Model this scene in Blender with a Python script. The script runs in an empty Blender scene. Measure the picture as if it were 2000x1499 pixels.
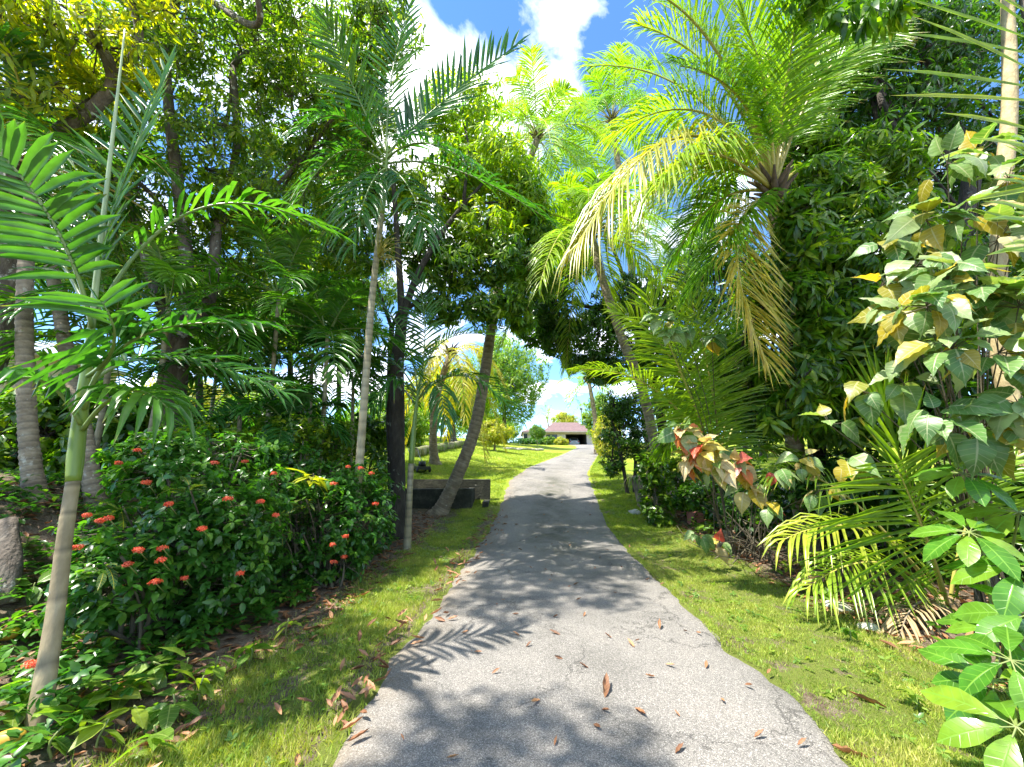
import bpy, math, random
import numpy as np
from mathutils import Vector, Matrix, noise

S = bpy.context.scene
C = S.collection
rng = np.random.default_rng(7)
random.seed(7)

# ------------------------------------------------------------------ camera
FPX, PITCH, EYE = 751.0, math.radians(12.0), 1.6
cam = bpy.data.cameras.new('camera'); co = bpy.data.objects.new('camera', cam); C.objects.link(co)
cam.sensor_width = 36.0; cam.lens = 36.0 * FPX / 2000.0; cam.clip_start = 0.05; cam.clip_end = 3000
co.location = (0, 0, EYE); co.rotation_euler = (math.pi / 2 + PITCH, 0, 0)
S.camera = co

# ------------------------------------------------------------------ light
SUN_EL = math.radians(63)
to_sun = Vector((-0.90, -0.34, 0)).normalized() * math.cos(SUN_EL) + Vector((0, 0, math.sin(SUN_EL)))
sun = bpy.data.lights.new('sun', 'SUN'); so = bpy.data.objects.new('sun', sun); C.objects.link(so)
sun.energy = 4.5; sun.angle = math.radians(0.55); sun.color = (1.0, 0.95, 0.86)
so.rotation_euler = to_sun.to_track_quat('Z', 'Y').to_euler(); so.location = (-20, 0, 40)

W = bpy.data.worlds.new('World'); S.world = W; W.use_nodes = True
nt = W.node_tree; nt.nodes.clear()
def wn(t, **k):
    n = nt.nodes.new(t)
    for a, b in k.items(): setattr(n, a, b)
    return n
out = wn('ShaderNodeOutputWorld'); bg = wn('ShaderNodeBackground'); bg.inputs[1].default_value = 0.15
sky = wn('ShaderNodeTexSky', sky_type='NISHITA', sun_disc=False)
sky.sun_elevation = SUN_EL; sky.sun_rotation = math.atan2(to_sun.x, to_sun.y)
sky.altitude = 3000; sky.air_density = 1.0; sky.dust_density = 0.0; sky.ozone_density = 2.5
tc = wn('ShaderNodeTexCoord'); sx = wn('ShaderNodeSeparateXYZ')
nt.links.new(tc.outputs['Generated'], sx.inputs[0])
zz = wn('ShaderNodeMath', operation='MAXIMUM'); zz.inputs[1].default_value = 0.02; nt.links.new(sx.outputs[2], zz.inputs[0])
za = wn('ShaderNodeMath', operation='ADD'); za.inputs[1].default_value = 0.25; nt.links.new(zz.outputs[0], za.inputs[0])
dx = wn('ShaderNodeMath', operation='DIVIDE'); dy = wn('ShaderNodeMath', operation='DIVIDE')
for d, i in ((dx, 0), (dy, 1)):
    nt.links.new(sx.outputs[i], d.inputs[0]); nt.links.new(za.outputs[0], d.inputs[1])
cx = wn('ShaderNodeCombineXYZ'); nt.links.new(dx.outputs[0], cx.inputs[0]); nt.links.new(dy.outputs[0], cx.inputs[1])
cx.inputs[2].default_value = 7.9
n1 = wn('ShaderNodeTexNoise'); n1.inputs['Scale'].default_value = 2.3; n1.inputs['Detail'].default_value = 9; n1.inputs['Roughness'].default_value = 0.56; n1.inputs['Distortion'].default_value = 0.35
nt.links.new(cx.outputs[0], n1.inputs['Vector'])
cr = wn('ShaderNodeValToRGB'); cr.color_ramp.elements[0].position = 0.50; cr.color_ramp.elements[1].position = 0.64
cr.color_ramp.elements[1].color = (1, 1, 1, 1); nt.links.new(n1.outputs[0], cr.inputs[0])
hs = wn('ShaderNodeHueSaturation'); hs.inputs['Saturation'].default_value = 1.15; hs.inputs['Value'].default_value = 1.0
nt.links.new(sky.outputs[0], hs.inputs['Color'])
mx = wn('ShaderNodeMixRGB'); mx.inputs[2].default_value = (7.5, 7.7, 8.0, 1)
nt.links.new(cr.outputs[0], mx.inputs[0]); nt.links.new(hs.outputs[0], mx.inputs[1])
nt.links.new(mx.outputs[0], bg.inputs[0]); nt.links.new(bg.outputs[0], out.inputs[0])

S.view_settings.view_transform = 'Standard'; S.view_settings.look = 'None'
S.view_settings.exposure = 1.78; S.view_settings.gamma = 1.0; S.view_settings.use_curve_mapping = False
S.render.engine = 'CYCLES'
cy = S.cycles
cy.max_bounces = 5; cy.diffuse_bounces = 3; cy.glossy_bounces = 2; cy.transmission_bounces = 4; cy.transparent_max_bounces = 4
cy.use_denoising = True; cy.caustics_reflective = False; cy.caustics_refractive = False

# ------------------------------------------------------------------ pixels <-> place
sp, cp = math.sin(PITCH), math.cos(PITCH)
def ray(px, py):
    u, v = (px - 1000) / FPX, (749.5 - py) / FPX
    return u, cp - v * sp, sp + v * cp
def P(px, py, Y):
    a, b, c = ray(px, py); t = Y / b
    return np.array((a * t, Y, EYE + c * t))
PK = [(-60, 0), (0, 0), (6, .03), (9, .15), (12, .55), (15, 1.02), (19, 1.52), (27, 2.2), (45, 3.55), (66, 5.0), (75, 5.12), (120, 6), (300, 9), (900, 14)]
PY, PZ = np.array([k[0] for k in PK], float), np.array([k[1] for k in PK], float)
_yy = np.arange(-60, 900, .5); _zz = np.interp(_yy, PY, PZ)
_k = np.hanning(9); _k /= _k.sum(); _zs = np.convolve(np.pad(_zz, 4, mode='edge'), _k, 'valid')
def prof(y): return np.interp(y, _yy, _zs)
def GP(px, py):
    a, b, c = ray(px, py)
    for t in np.arange(0.5, 120, .02):
        if EYE + c * t <= prof(b * t): return a * t, b * t
    return a * 66, b * 66
LE = [(645, 1464), (715, 1352), (740, 1289), (796, 1247), (852, 1170), (890, 1114), (932, 1061), (964, 1009), (978, 974), (990, 940), (1027, 915), (1090, 891)]
RE = [(1685, 1492), (1597, 1390), (1517, 1317), (1440, 1275), (1384, 1215), (1300, 1138), (1247, 1089), (1195, 1030), (1172, 978), (1160, 950), (1151, 925), (1162, 903)]
LW = [GP(*p) for p in LE]; RW = [GP(*p) for p in RE]
LW = [(-1.15, -60), (-1.15, 0.5)] + LW + [(7.4, 45), (9.3, 58), (9.4, 67.5), (9.4, 900)]
RW = [(1.95, -60), (1.95, 0.5)] + RW + [(10.6, 45), (13.6, 58), (14.2, 67.5), (14.2, 900)]
LX = np.array([p[0] for p in LW]); LY = np.array([p[1] for p in LW]); RX = np.array([p[0] for p in RW]); RY = np.array([p[1] for p in RW])
def xl(y): return np.interp(y, LY, LX)
def xr(y): return np.interp(y, RY, RX)
def sm(a, b, x):
    t = np.clip((x - a) / (b - a), 0, 1); return t * t * (3 - 2 * t)
def H(x, y):
    x = np.asarray(x, float); y = np.asarray(y, float)
    dl = xl(y) - x; dr = x - xr(y)
    near = 1 - sm(9, 13.5, y)
    bank = (1.25 * sm(2.4, 5.4, dl) + np.minimum(.06 * np.maximum(dl - 5.4, 0), 1.5)) * near * sm(0.5, 3.5, y)
    left = np.minimum(.11 * np.maximum(dl - 1.2, 0), 3.5) * (1 - near) * (1 - .92 * sm(38, 60, y))
    right = np.minimum(.05 * np.maximum(dr - 2, 0), 2.0)
    lump = .05 * np.sin(x * 1.3 + y * .7) * np.sin(y * 1.1 - x * .4) * sm(.4, 2.5, np.maximum(dl, dr))
    return prof(y) + bank + left + right + lump
def G(px, py, tmax=140):
    a, b, c = ray(px, py)
    t = np.arange(0.6, tmax, .02)
    k = np.nonzero(EYE + c * t <= H(a * t, b * t))[0]
    tt = t[k[0]] if len(k) else tmax * .5
    return np.array((a * tt, b * tt, float(H(a * tt, b * tt))))
def onG(x, y, dz=0.0): return np.array((x, y, float(H(x, y)) + dz))
def GX(px, Y, dz=0.0):      # on the ground below pixel column px at depth Y
    a, b, c = ray(px, 950); x = a * Y / b
    return onG(x, Y, dz)

# ------------------------------------------------------------------ materials
MATS = {}
def nodes(name):
    m = bpy.data.materials.new(name); m.use_nodes = True; t = m.node_tree
    b = t.nodes['Principled BSDF']; o = t.nodes['Material Output']
    MATS[name] = m
    def N(ty, **k):
        n = t.nodes.new(ty)
        for a, v in k.items():
            if a == 'ins':
                for q, w in v.items(): n.inputs[q].default_value = w
            else: setattr(n, a, v)
        return n
    return m, t, b, o, N, t.links.new
def c4(c): return (c[0], c[1], c[2], 1)
def ramp(N, stops):
    r = N('ShaderNodeValToRGB'); e = r.color_ramp.elements
    while len(e) < len(stops): e.new(.5)
    for k, (p, c) in enumerate(stops): e[k].position = p; e[k].color = c4(c)
    return r
def leaf_mat(name, cols, trans, tw=.42, rough=.36, vein=None, spec=.5, tip=None):
    m, t, b, o, N, L = nodes(name)
    at = N('ShaderNodeAttribute', attribute_name='lc'); sp_ = N('ShaderNodeSeparateXYZ'); L(at.outputs['Vector'], sp_.inputs[0])
    r = ramp(N, [(i / max(1, len(cols) - 1), c) for i, c in enumerate(cols)]); L(sp_.outputs[2], r.inputs[0])
    col = r.outputs[0]
    nz = N('ShaderNodeTexNoise', ins={'Scale': 9.0, 'Detail': 3.0}); geo = N('ShaderNodeNewGeometry'); L(geo.outputs['Position'], nz.inputs['Vector'])
    mr = N('ShaderNodeMapRange', ins={1: .3, 2: .7, 3: .72, 4: 1.28}); L(nz.outputs[0], mr.inputs[0])
    mu = N('ShaderNodeVectorMath', operation='SCALE'); L(col, mu.inputs[0]); L(mr.outputs[0], mu.inputs['Scale']); col = mu.outputs[0]
    if tip:
        tz = N('ShaderNodeMath', operation='MULTIPLY_ADD', ins={1: .5}); L(nz.outputs[0], tz.inputs[0]); L(sp_.outputs[1], tz.inputs[2])
        tm_ = N('ShaderNodeMapRange', ins={1: 1.17, 2: 1.28}); L(tz.outputs[0], tm_.inputs[0]); tx = N('ShaderNodeMixRGB', ins={2: c4(tip)}); L(tm_.outputs[0], tx.inputs[0]); L(col, tx.inputs[1]); col = tx.outputs[0]
    if vein:
        ab = N('ShaderNodeMath', operation='ABSOLUTE'); L(sp_.outputs[0], ab.inputs[0])
        a1 = N('ShaderNodeMath', operation='MULTIPLY_ADD', ins={1: -.16}); L(ab.outputs[0], a1.inputs[0]); L(sp_.outputs[1], a1.inputs[2])
        w = N('ShaderNodeMath', operation='PINGPONG', ins={1: .065}); L(a1.outputs[0], w.inputs[0])
        w2 = N('ShaderNodeMapRange', ins={1: 0., 2: .012, 3: .65, 4: 0.}); L(w.outputs[0], w2.inputs[0])
        w3 = N('ShaderNodeMapRange', ins={1: .03, 2: .09, 3: 1., 4: 0.}); L(ab.outputs[0], w3.inputs[0])
        mxv = N('ShaderNodeMath', operation='MAXIMUM'); L(w2.outputs[0], mxv.inputs[0]); L(w3.outputs[0], mxv.inputs[1])
        mm = N('ShaderNodeMixRGB', ins={2: c4(vein)}); L(mxv.outputs[0], mm.inputs[0]); L(col, mm.inputs[1]); col = mm.outputs[0]
        bp = N('ShaderNodeBump', ins={'Strength': .35, 'Distance': .004}); L(mxv.outputs[0], bp.inputs['Height']); L(bp.outputs[0], b.inputs['Normal'])
    L(col, b.inputs['Base Color']); b.inputs['Roughness'].default_value = rough
    b.inputs['Specular IOR Level'].default_value = spec
    tr = N('ShaderNodeBsdfTranslucent'); tm = N('ShaderNodeMixRGB', blend_type='MULTIPLY', ins={0: 1.0, 2: c4(trans)}); L(col, tm.inputs[1]); L(tm.outputs[0], tr.inputs[0])
    ms = N('ShaderNodeMixShader', ins={0: tw}); L(b.outputs[0], ms.inputs[1]); L(tr.outputs[0], ms.inputs[2]); L(ms.outputs[0], o.inputs[0])
    return m
def bark_mat(name, c1, c2, c3, scale=6, stretch=(1, 1, .35), rough=.85, bump=.5, lichen=None, lsc=7, lth=.6):
    m, t, b, o, N, L = nodes(name)
    tcn = N('ShaderNodeTexCoord'); mp = N('ShaderNodeMapping'); mp.inputs['Scale'].default_value = stretch; L(tcn.outputs['Object'], mp.inputs[0])
    nz = N('ShaderNodeTexNoise', ins={'Scale': scale, 'Detail': 8., 'Roughness': .65}); L(mp.outputs[0], nz.inputs['Vector'])
    r = ramp(N, [(.3, c1), (.5, c2), (.72, c3)]); L(nz.outputs[0], r.inputs[0]); col = r.outputs[0]
    if lichen:
        n2 = N('ShaderNodeTexNoise', ins={'Scale': lsc, 'Detail': 5., 'Roughness': .6}); L(tcn.outputs['Object'], n2.inputs['Vector'])
        r2 = N('ShaderNodeMapRange', ins={1: lth, 2: lth + .06}); L(n2.outputs[0], r2.inputs[0])
        mm = N('ShaderNodeMixRGB', ins={2: c4(lichen)}); L(r2.outputs[0], mm.inputs[0]); L(col, mm.inputs[1]); col = mm.outputs[0]
    la = N('ShaderNodeAttribute', attribute_name='lc'); ls = N('ShaderNodeSeparateXYZ'); L(la.outputs['Vector'], ls.inputs[0]); lm = N('ShaderNodeMapRange', ins={1: 0., 2: 1., 3: .45, 4: 1.55}); L(ls.outputs[2], lm.inputs[0])
    lv = N('ShaderNodeVectorMath', operation='SCALE'); L(col, lv.inputs[0]); L(lm.outputs[0], lv.inputs['Scale']); col = lv.outputs[0]
    L(col, b.inputs['Base Color']); b.inputs['Roughness'].default_value = rough
    n3 = N('ShaderNodeTexNoise', ins={'Scale': scale * 5, 'Detail': 6.}); L(mp.outputs[0], n3.inputs['Vector'])
    bp = N('ShaderNodeBump', ins={'Strength': bump, 'Distance': .03}); L(n3.outputs[0], bp.inputs['Height']); L(bp.outputs[0], b.inputs['Normal'])
    return m
def plain(name, col, rough=.6, metal=0., nscale=12., amt=.25, bump=.2):
    m, t, b, o, N, L = nodes(name)
    tcn = N('ShaderNodeTexCoord'); nz = N('ShaderNodeTexNoise', ins={'Scale': nscale, 'Detail': 6.}); L(tcn.outputs['Object'], nz.inputs['Vector'])
    r = ramp(N, [(.25, tuple(c * (1 - amt) for c in col)), (.75, tuple(c * (1 + amt) for c in col))]); L(nz.outputs[0], r.inputs[0]); L(r.outputs[0], b.inputs['Base Color'])
    b.inputs['Roughness'].default_value = rough; b.inputs['Metallic'].default_value = metal
    bp = N('ShaderNodeBump', ins={'Strength': bump, 'Distance': .01}); L(nz.outputs[0], bp.inputs['Height']); L(bp.outputs[0], b.inputs['Normal'])
    return m

YG = (1.9, 2.1, .45)
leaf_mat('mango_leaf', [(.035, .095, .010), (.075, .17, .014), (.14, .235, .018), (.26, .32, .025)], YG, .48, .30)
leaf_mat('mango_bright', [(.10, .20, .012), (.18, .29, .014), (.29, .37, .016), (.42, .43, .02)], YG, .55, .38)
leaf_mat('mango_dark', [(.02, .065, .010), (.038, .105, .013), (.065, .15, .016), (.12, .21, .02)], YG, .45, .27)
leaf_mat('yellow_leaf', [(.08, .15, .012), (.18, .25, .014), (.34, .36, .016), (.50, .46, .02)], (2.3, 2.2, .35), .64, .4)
leaf_mat('olive_leaf', [(.05, .115, .010), (.095, .185, .013), (.17, .25, .016), (.32, .35, .02)], (2.0, 2.1, .4), .56, .31)
leaf_mat('ixora_leaf', [(.025, .09, .012), (.045, .145, .018), (.075, .195, .022), (.15, .27, .03)], YG, .42, .28)
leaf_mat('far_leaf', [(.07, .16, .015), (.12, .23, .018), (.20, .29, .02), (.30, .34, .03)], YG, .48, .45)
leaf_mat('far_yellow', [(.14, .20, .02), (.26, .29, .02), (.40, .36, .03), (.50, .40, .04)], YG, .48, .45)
leaf_mat('palm_leaf', [(.02, .075, .018), (.038, .125, .024), (.065, .17, .024), (.12, .23, .028)], (1.8, 2.1, .4), .44, .26, tip=(.20, .17, .05))
leaf_mat('coconut_leaf', [(.055, .15, .012), (.11, .235, .016), (.20, .31, .02), (.33, .37, .03)], (1.8, 2.0, .4), .48, .28, tip=(.34, .22, .09))
leaf_mat('coconut_yellow', [(.17, .22, .02), (.28, .30, .024), (.40, .37, .028), (.46, .37, .05)], (1.8, 1.6, .4), .42, .33, tip=(.36, .22, .09))
leaf_mat('coconut_young', [(.07, .18, .02), (.14, .26, .022), (.22, .33, .025), (.34, .38, .04)], (1.8, 1.9, .4), .45, .32, tip=(.36, .27, .10))
leaf_mat('copper_green', [(.06, .15, .03), (.11, .21, .05), (.17, .27, .08), (.26, .33, .14)], (1.6, 1.7, .5), .36, .38, (.34, .38, .20))
leaf_mat('copper_yellow', [(.18, .21, .025), (.28, .25, .02), (.42, .32, .025), (.40, .34, .07)], (1.6, 1.4, .5), .42, .4, (.5, .46, .2))
leaf_mat('copper_cream', [(.46, .40, .12), (.54, .42, .17), (.56, .45, .24), (.46, .45, .22)], (1.5, 1.2, .6), .36, .42, (.55, .5, .33))
leaf_mat('copper_orange', [(.55, .20, .03), (.62, .15, .03), (.60, .10, .04), (.55, .28, .06)], (1.4, 1.0, .7), .4, .4, (.6, .3, .1))
leaf_mat('copper_red', [(.50, .07, .04), (.55, .10, .06), (.50, .16, .12), (.45, .05, .04)], (1.3, .9, .8), .36, .4, (.6, .25, .15))
leaf_mat('umbrella_leaf', [(.045, .15, .015), (.075, .20, .018), (.12, .25, .02), (.19, .30, .025)], (1.8, 1.9, .4), .42, .27, (.17, .34, .04))
leaf_mat('croton_leaf', [(.02, .06, .03), (.03, .08, .035), (.05, .10, .035), (.08, .12, .03)], YG, .3, .25, (.36, .33, .04))
leaf_mat('croton_yellow', [(.25, .28, .03), (.33, .34, .03), (.42, .36, .03), (.45, .38, .05)], YG, .4, .3, (.5, .42, .06))
leaf_mat('seedling_leaf', [(.05, .14, .02), (.10, .20, .025), (.18, .27, .03), (.28, .32, .04)], YG, .42, .36, (.25, .33, .08))
leaf_mat('dry_leaf', [(.11, .05, .025), (.20, .085, .035), (.31, .14, .06), (.38, .21, .10)], (1.2, .9, .6), .15, .6, (.35, .2, .1))
leaf_mat('dry_frond', [(.22, .15, .07), (.30, .21, .10), (.38, .28, .15), (.42, .33, .2)], (1.1, 1., .7), .15, .6)
leaf_mat('petal', [(.75, .10, .03), (.80, .14, .05), (.80, .20, .09), (.70, .06, .03)], (1.1, .9, .8), .3, .5)
leaf_mat('grass_blade', [(.09, .18, .015), (.17, .27, .02), (.27, .34, .03), (.40, .38, .06)], (1.7, 1.8, .5), .4, .5)
leaf_mat('grass_dry', [(.12, .21, .02), (.21, .30, .03), (.32, .37, .05), (.46, .43, .14)], (1.5, 1.5, .5), .35, .55)
bark_mat('coconut_bark', (.11, .08, .05), (.21, .165, .105), (.32, .265, .18), 5, (1, 1, 1.6), lichen=(.40, .37, .29), lth=.62)
bark_mat('palm_ringed', (.17, .13, .065), (.27, .215, .12), (.36, .30, .19), 5, (1, 1, .5), .7, .25, (.42, .40, .33), 9, .66)
bark_mat('palm_pale', (.19, .155, .08), (.28, .24, .135), (.38, .345, .23), 5, (1, 1, .4), .65, .2)
bark_mat('crownshaft', (.09, .16, .02), (.15, .23, .03), (.23, .30, .05), 3, (2, 2, .2), .35, .08)
bark_mat('spear_skin', (.24, .31, .13), (.30, .37, .17), (.36, .42, .22), 3, (2, 2, .2), .45, .1)
bark_mat('mango_bark', (.055, .042, .03), (.11, .088, .065), (.21, .18, .14), 7, (1, 1, .4), .9, .8, (.42, .42, .36), 6, .60)
bark_mat('dark_bark', (.018, .014, .011), (.035, .028, .02), (.07, .058, .045), 8, (1, 1, .4), .9, .8, (.24, .27, .2), 5, .64)
bark_mat('tan_bark', (.20, .15, .07), (.32, .25, .12), (.44, .36, .19), 7, (1, 1, .5), .8, .5)
bark_mat('twig', (.05, .04, .025), (.09, .075, .045), (.15, .13, .08), 9)
bark_mat('green_stem', (.10, .14, .03), (.16, .20, .05), (.24, .24, .08), 9, rough=.5, bump=.1)
bark_mat('petiole', (.26, .24, .05), (.36, .32, .07), (.45, .38, .10), 5, (1, 1, .3), .4, .1)
bark_mat('petiole_green', (.10, .17, .04), (.15, .22, .05), (.21, .27, .07), 5, (1, 1, .3), .4, .1)
bark_mat('mossy_concrete', (.010, .012, .007), (.026, .028, .018), (.075, .075, .052), 4, (1, 1, 1), .95, .6, (.20, .195, .16), 5, .66)
bark_mat('mossy_stone', (.04, .04, .025), (.10, .095, .065), (.22, .20, .15), 5, (1, 1, 1), .95, .6, (.07, .10, .03), 4, .52)
bark_mat('lawn_stone', (.10, .11, .05), (.20, .19, .12), (.32, .30, .22), 6, (1, 1, 1), .95, .5, (.13, .19, .04), 3, .5)
plain('roof_shingle', (.15, .095, .09), .8, nscale=3, amt=.3)
plain('house_paint', (.55, .47, .44), .8, amt=.08)
plain('house_trim', (.50, .42, .38), .7, amt=.08)
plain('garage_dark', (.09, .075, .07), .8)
plain('car_paint', (.62, .64, .66), .25, amt=.03, bump=.0)
plain('rubber', (.02, .02, .02), .8)
plain('window_glass', (.02, .025, .03), .08, amt=.05, bump=.0)
plain('lamp_red', (.35, .02, .02), .3)
plain('blue_door', (.03, .06, .12), .5)
plain('plaster', (.55, .48, .36), .85, amt=.1)
plain('mower_black', (.02, .02, .022), .45)
plain('mower_metal', (.25, .25, .26), .4, 1.)
plain('red_block', (.34, .13, .09), .85, nscale=8, amt=.3)
plain('pot_plastic', (.015, .015, .016), .5)
plain('fruit_skin', (.50, .30, .03), .5, nscale=14, amt=.3)
plain('wood_post', (.20, .16, .11), .9, nscale=10, amt=.4, bump=.7)
plain('fibre', (.085, .06, .035), .95, nscale=14, amt=.5, bump=.8)
plain('limestone', (.42, .39, .33), .95, nscale=9, amt=.3, bump=.6)

def ground_mat():
    m, t, b, o, N, L = nodes('ground')
    tcn = N('ShaderNodeTexCoord'); at = N('ShaderNodeAttribute', attribute_name='soil')
    n1 = N('ShaderNodeTexNoise', ins={'Scale': .55, 'Detail': 6.}); L(tcn.outputs['Object'], n1.inputs['Vector'])
    n2 = N('ShaderNodeTexNoise', ins={'Scale': 14., 'Detail': 8., 'Roughness': .7}); L(tcn.outputs['Object'], n2.inputs['Vector'])
    n3 = N('ShaderNodeTexNoise', ins={'Scale': 90., 'Detail': 6., 'Roughness': .7}); L(tcn.outputs['Object'], n3.inputs['Vector'])
    g1 = ramp(N, [(.3, (.17, .25, .022)), (.5, (.25, .32, .03)), (.7, (.33, .35, .045))]); L(n1.outputs[0], g1.inputs[0])
    g2 = N('ShaderNodeMixRGB', blend_type='MULTIPLY', ins={0: .85}); r2 = ramp(N, [(.3, (.55, .6, .5)), (.7, (1.15, 1.1, 1.0))]); L(n2.outputs[0], r2.inputs[0]); L(g1.outputs[0], g2.inputs[1]); L(r2.outputs[0], g2.inputs[2])
    ta_ = N('ShaderNodeAttribute', attribute_name='thatch'); tx = N('ShaderNodeMixRGB', ins={2: (.145, .17, .04, 1)}); L(ta_.outputs['Fac'], tx.inputs[0]); L(g2.outputs[0], tx.inputs[1]); g2 = tx
    s1 = ramp(N, [(.3, (.085, .06, .04)), (.5, (.19, .145, .10)), (.7, (.34, .285, .21))]); L(n2.outputs[0], s1.inputs[0])
    s2 = N('ShaderNodeMixRGB', blend_type='MULTIPLY', ins={0: .8}); r3 = ramp(N, [(.35, (.55, .52, .5)), (.65, (1.2, 1.2, 1.2))]); L(n3.outputs[0], r3.inputs[0]); L(s1.outputs[0], s2.inputs[1]); L(r3.outputs[0], s2.inputs[2])
    ad = N('ShaderNodeMath', operation='ADD'); q = N('ShaderNodeMapRange', ins={1: .3, 2: .7, 3: -.38, 4: .38}); n4 = N('ShaderNodeTexNoise', ins={'Scale': 3.2, 'Detail': 8., 'Roughness': .65}); L(tcn.outputs['Object'], n4.inputs['Vector']); L(n4.outputs[0], q.inputs[0])
    L(at.outputs['Fac'], ad.inputs[0]); L(q.outputs[0], ad.inputs[1])
    mk = N('ShaderNodeMapRange', ins={1: .42, 2: .58}); L(ad.outputs[0], mk.inputs[0])
    mm = N('ShaderNodeMixRGB'); L(mk.outputs[0], mm.inputs[0]); L(g2.outputs[0], mm.inputs[1]); L(s2.outputs[0], mm.inputs[2])
    L(mm.outputs[0], b.inputs['Base Color']); b.inputs['Roughness'].default_value = .95; b.inputs['Specular IOR Level'].default_value = .15
    bp = N('ShaderNodeBump', ins={'Strength': .8, 'Distance': .04}); L(n3.outputs[0], bp.inputs['Height'])
    bp2 = N('ShaderNodeBump', ins={'Strength': .6, 'Distance': .08}); L(n2.outputs[0], bp2.inputs['Height']); L(bp.outputs[0], bp2.inputs['Normal']); L(bp2.outputs[0], b.inputs['Normal'])
def road_mat():
    m, t, b, o, N, L = nodes('asphalt')
    tcn = N('ShaderNodeTexCoord'); at = N('ShaderNodeAttribute', attribute_name='across')
    v = N('ShaderNodeTexVoronoi', ins={'Scale': 210.}); L(tcn.outputs['Object'], v.inputs['Vector'])
    sv = N('ShaderNodeSeparateColor'); L(v.outputs['Color'], sv.inputs[0])
    r = ramp(N, [(0., (.095, .09, .083)), (.45, (.165, .156, .144)), (.8, (.23, .217, .20)), (1., (.38, .36, .33))]); L(sv.outputs[0], r.inputs[0])
    n1 = N('ShaderNodeTexNoise', ins={'Scale': 1.1, 'Detail': 6., 'Roughness': .6}); L(tcn.outputs['Object'], n1.inputs['Vector'])
    r1 = ramp(N, [(.28, (.62, .62, .60)), (.5, (.95, .94, .92)), (.72, (1.15, 1.12, 1.08))]); L(n1.outputs[0], r1.inputs[0])
    a = N('ShaderNodeMixRGB', blend_type='MULTIPLY', ins={0: 1.}); L(r.outputs[0], a.inputs[1]); L(r1.outputs[0], a.inputs[2])
    # cracks
    n2 = N('ShaderNodeTexNoise', ins={'Scale': 3., 'Detail': 6., 'Roughness': .7}); L(tcn.outputs['Object'], n2.inputs['Vector'])
    ml = N('ShaderNodeVectorMath', operation='MULTIPLY_ADD'); ml.inputs[1].default_value = (.55, .55, .55); L(n2.outputs['Color'], ml.inputs[0]); L(tcn.outputs['Object'], ml.inputs[2])
    v2 = N('ShaderNodeTexVoronoi', feature='DISTANCE_TO_EDGE', ins={'Scale': .95}); L(ml.outputs[0], v2.inputs['Vector'])
    n5 = N('ShaderNodeTexNoise', ins={'Scale': .8, 'Detail': 2.}); L(tcn.outputs['Object'], n5.inputs['Vector'])
    th = N('ShaderNodeMapRange', ins={1: .40, 2: .62, 3: 0., 4: .009}); L(n5.outputs[0], th.inputs[0])
    ck = N('ShaderNodeMath', operation='LESS_THAN'); L(v2.outputs['Distance'], ck.inputs[0]); L(th.outputs[0], ck.inputs[1])
    k = N('ShaderNodeMixRGB', ins={2: (.035, .033, .03, 1)}); ks = N('ShaderNodeMath', operation='MULTIPLY', ins={1: .6}); L(ck.outputs[0], ks.inputs[0]); L(ks.outputs[0], k.inputs[0]); L(a.outputs[0], k.inputs[1])
    # moss strip along the middle and soil on the left rim
    n6 = N('ShaderNodeTexNoise', ins={'Scale': 1.6, 'Detail': 7., 'Roughness': .7}); L(tcn.outputs['Object'], n6.inputs['Vector'])
    sx_ = N('ShaderNodeSeparateXYZ'); L(at.outputs['Vector'], sx_.inputs[0])
    ms = N('ShaderNodeMath', operation='MULTIPLY'); q = N('ShaderNodeMapRange', ins={1: .36, 2: .6}); L(n6.outputs[0], q.inputs[0]); L(q.outputs[0], ms.inputs[0]); L(sx_.outputs[1], ms.inputs[1])
    k2 = N('ShaderNodeMixRGB', ins={2: (.05, .052, .028, 1)}); L(ms.outputs[0], k2.inputs[0]); L(k.outputs[0], k2.inputs[1])
    ms2 = N('ShaderNodeMath', operation='MULTIPLY'); L(q.outputs[0], ms2.inputs[0]); L(sx_.outputs[2], ms2.inputs[1])
    k3 = N('ShaderNodeMixRGB', ins={2: (.20, .155, .10, 1)}); L(ms2.outputs[0], k3.inputs[0]); L(k2.outputs[0], k3.inputs[1])
    L(k3.outputs[0], b.inputs['Base Color']); b.inputs['Roughness'].default_value = .85; b.inputs['Specular IOR Level'].default_value = .3
    bp = N('ShaderNodeBump', ins={'Strength': .7, 'Distance': .006}); L(v.outputs['Distance'], bp.inputs['Height'])
    ci = N('ShaderNodeMath', operation='SUBTRACT', ins={0: 1.}); L(ck.outputs[0], ci.inputs[1])
    bp2 = N('ShaderNodeBump', ins={'Strength': .6, 'Distance': .01}); L(ci.outputs[0], bp2.inputs['Height']); L(bp.outputs[0], bp2.inputs['Normal']); L(bp2.outputs[0], b.inputs['Normal'])
ground_mat(); road_mat()

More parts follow.
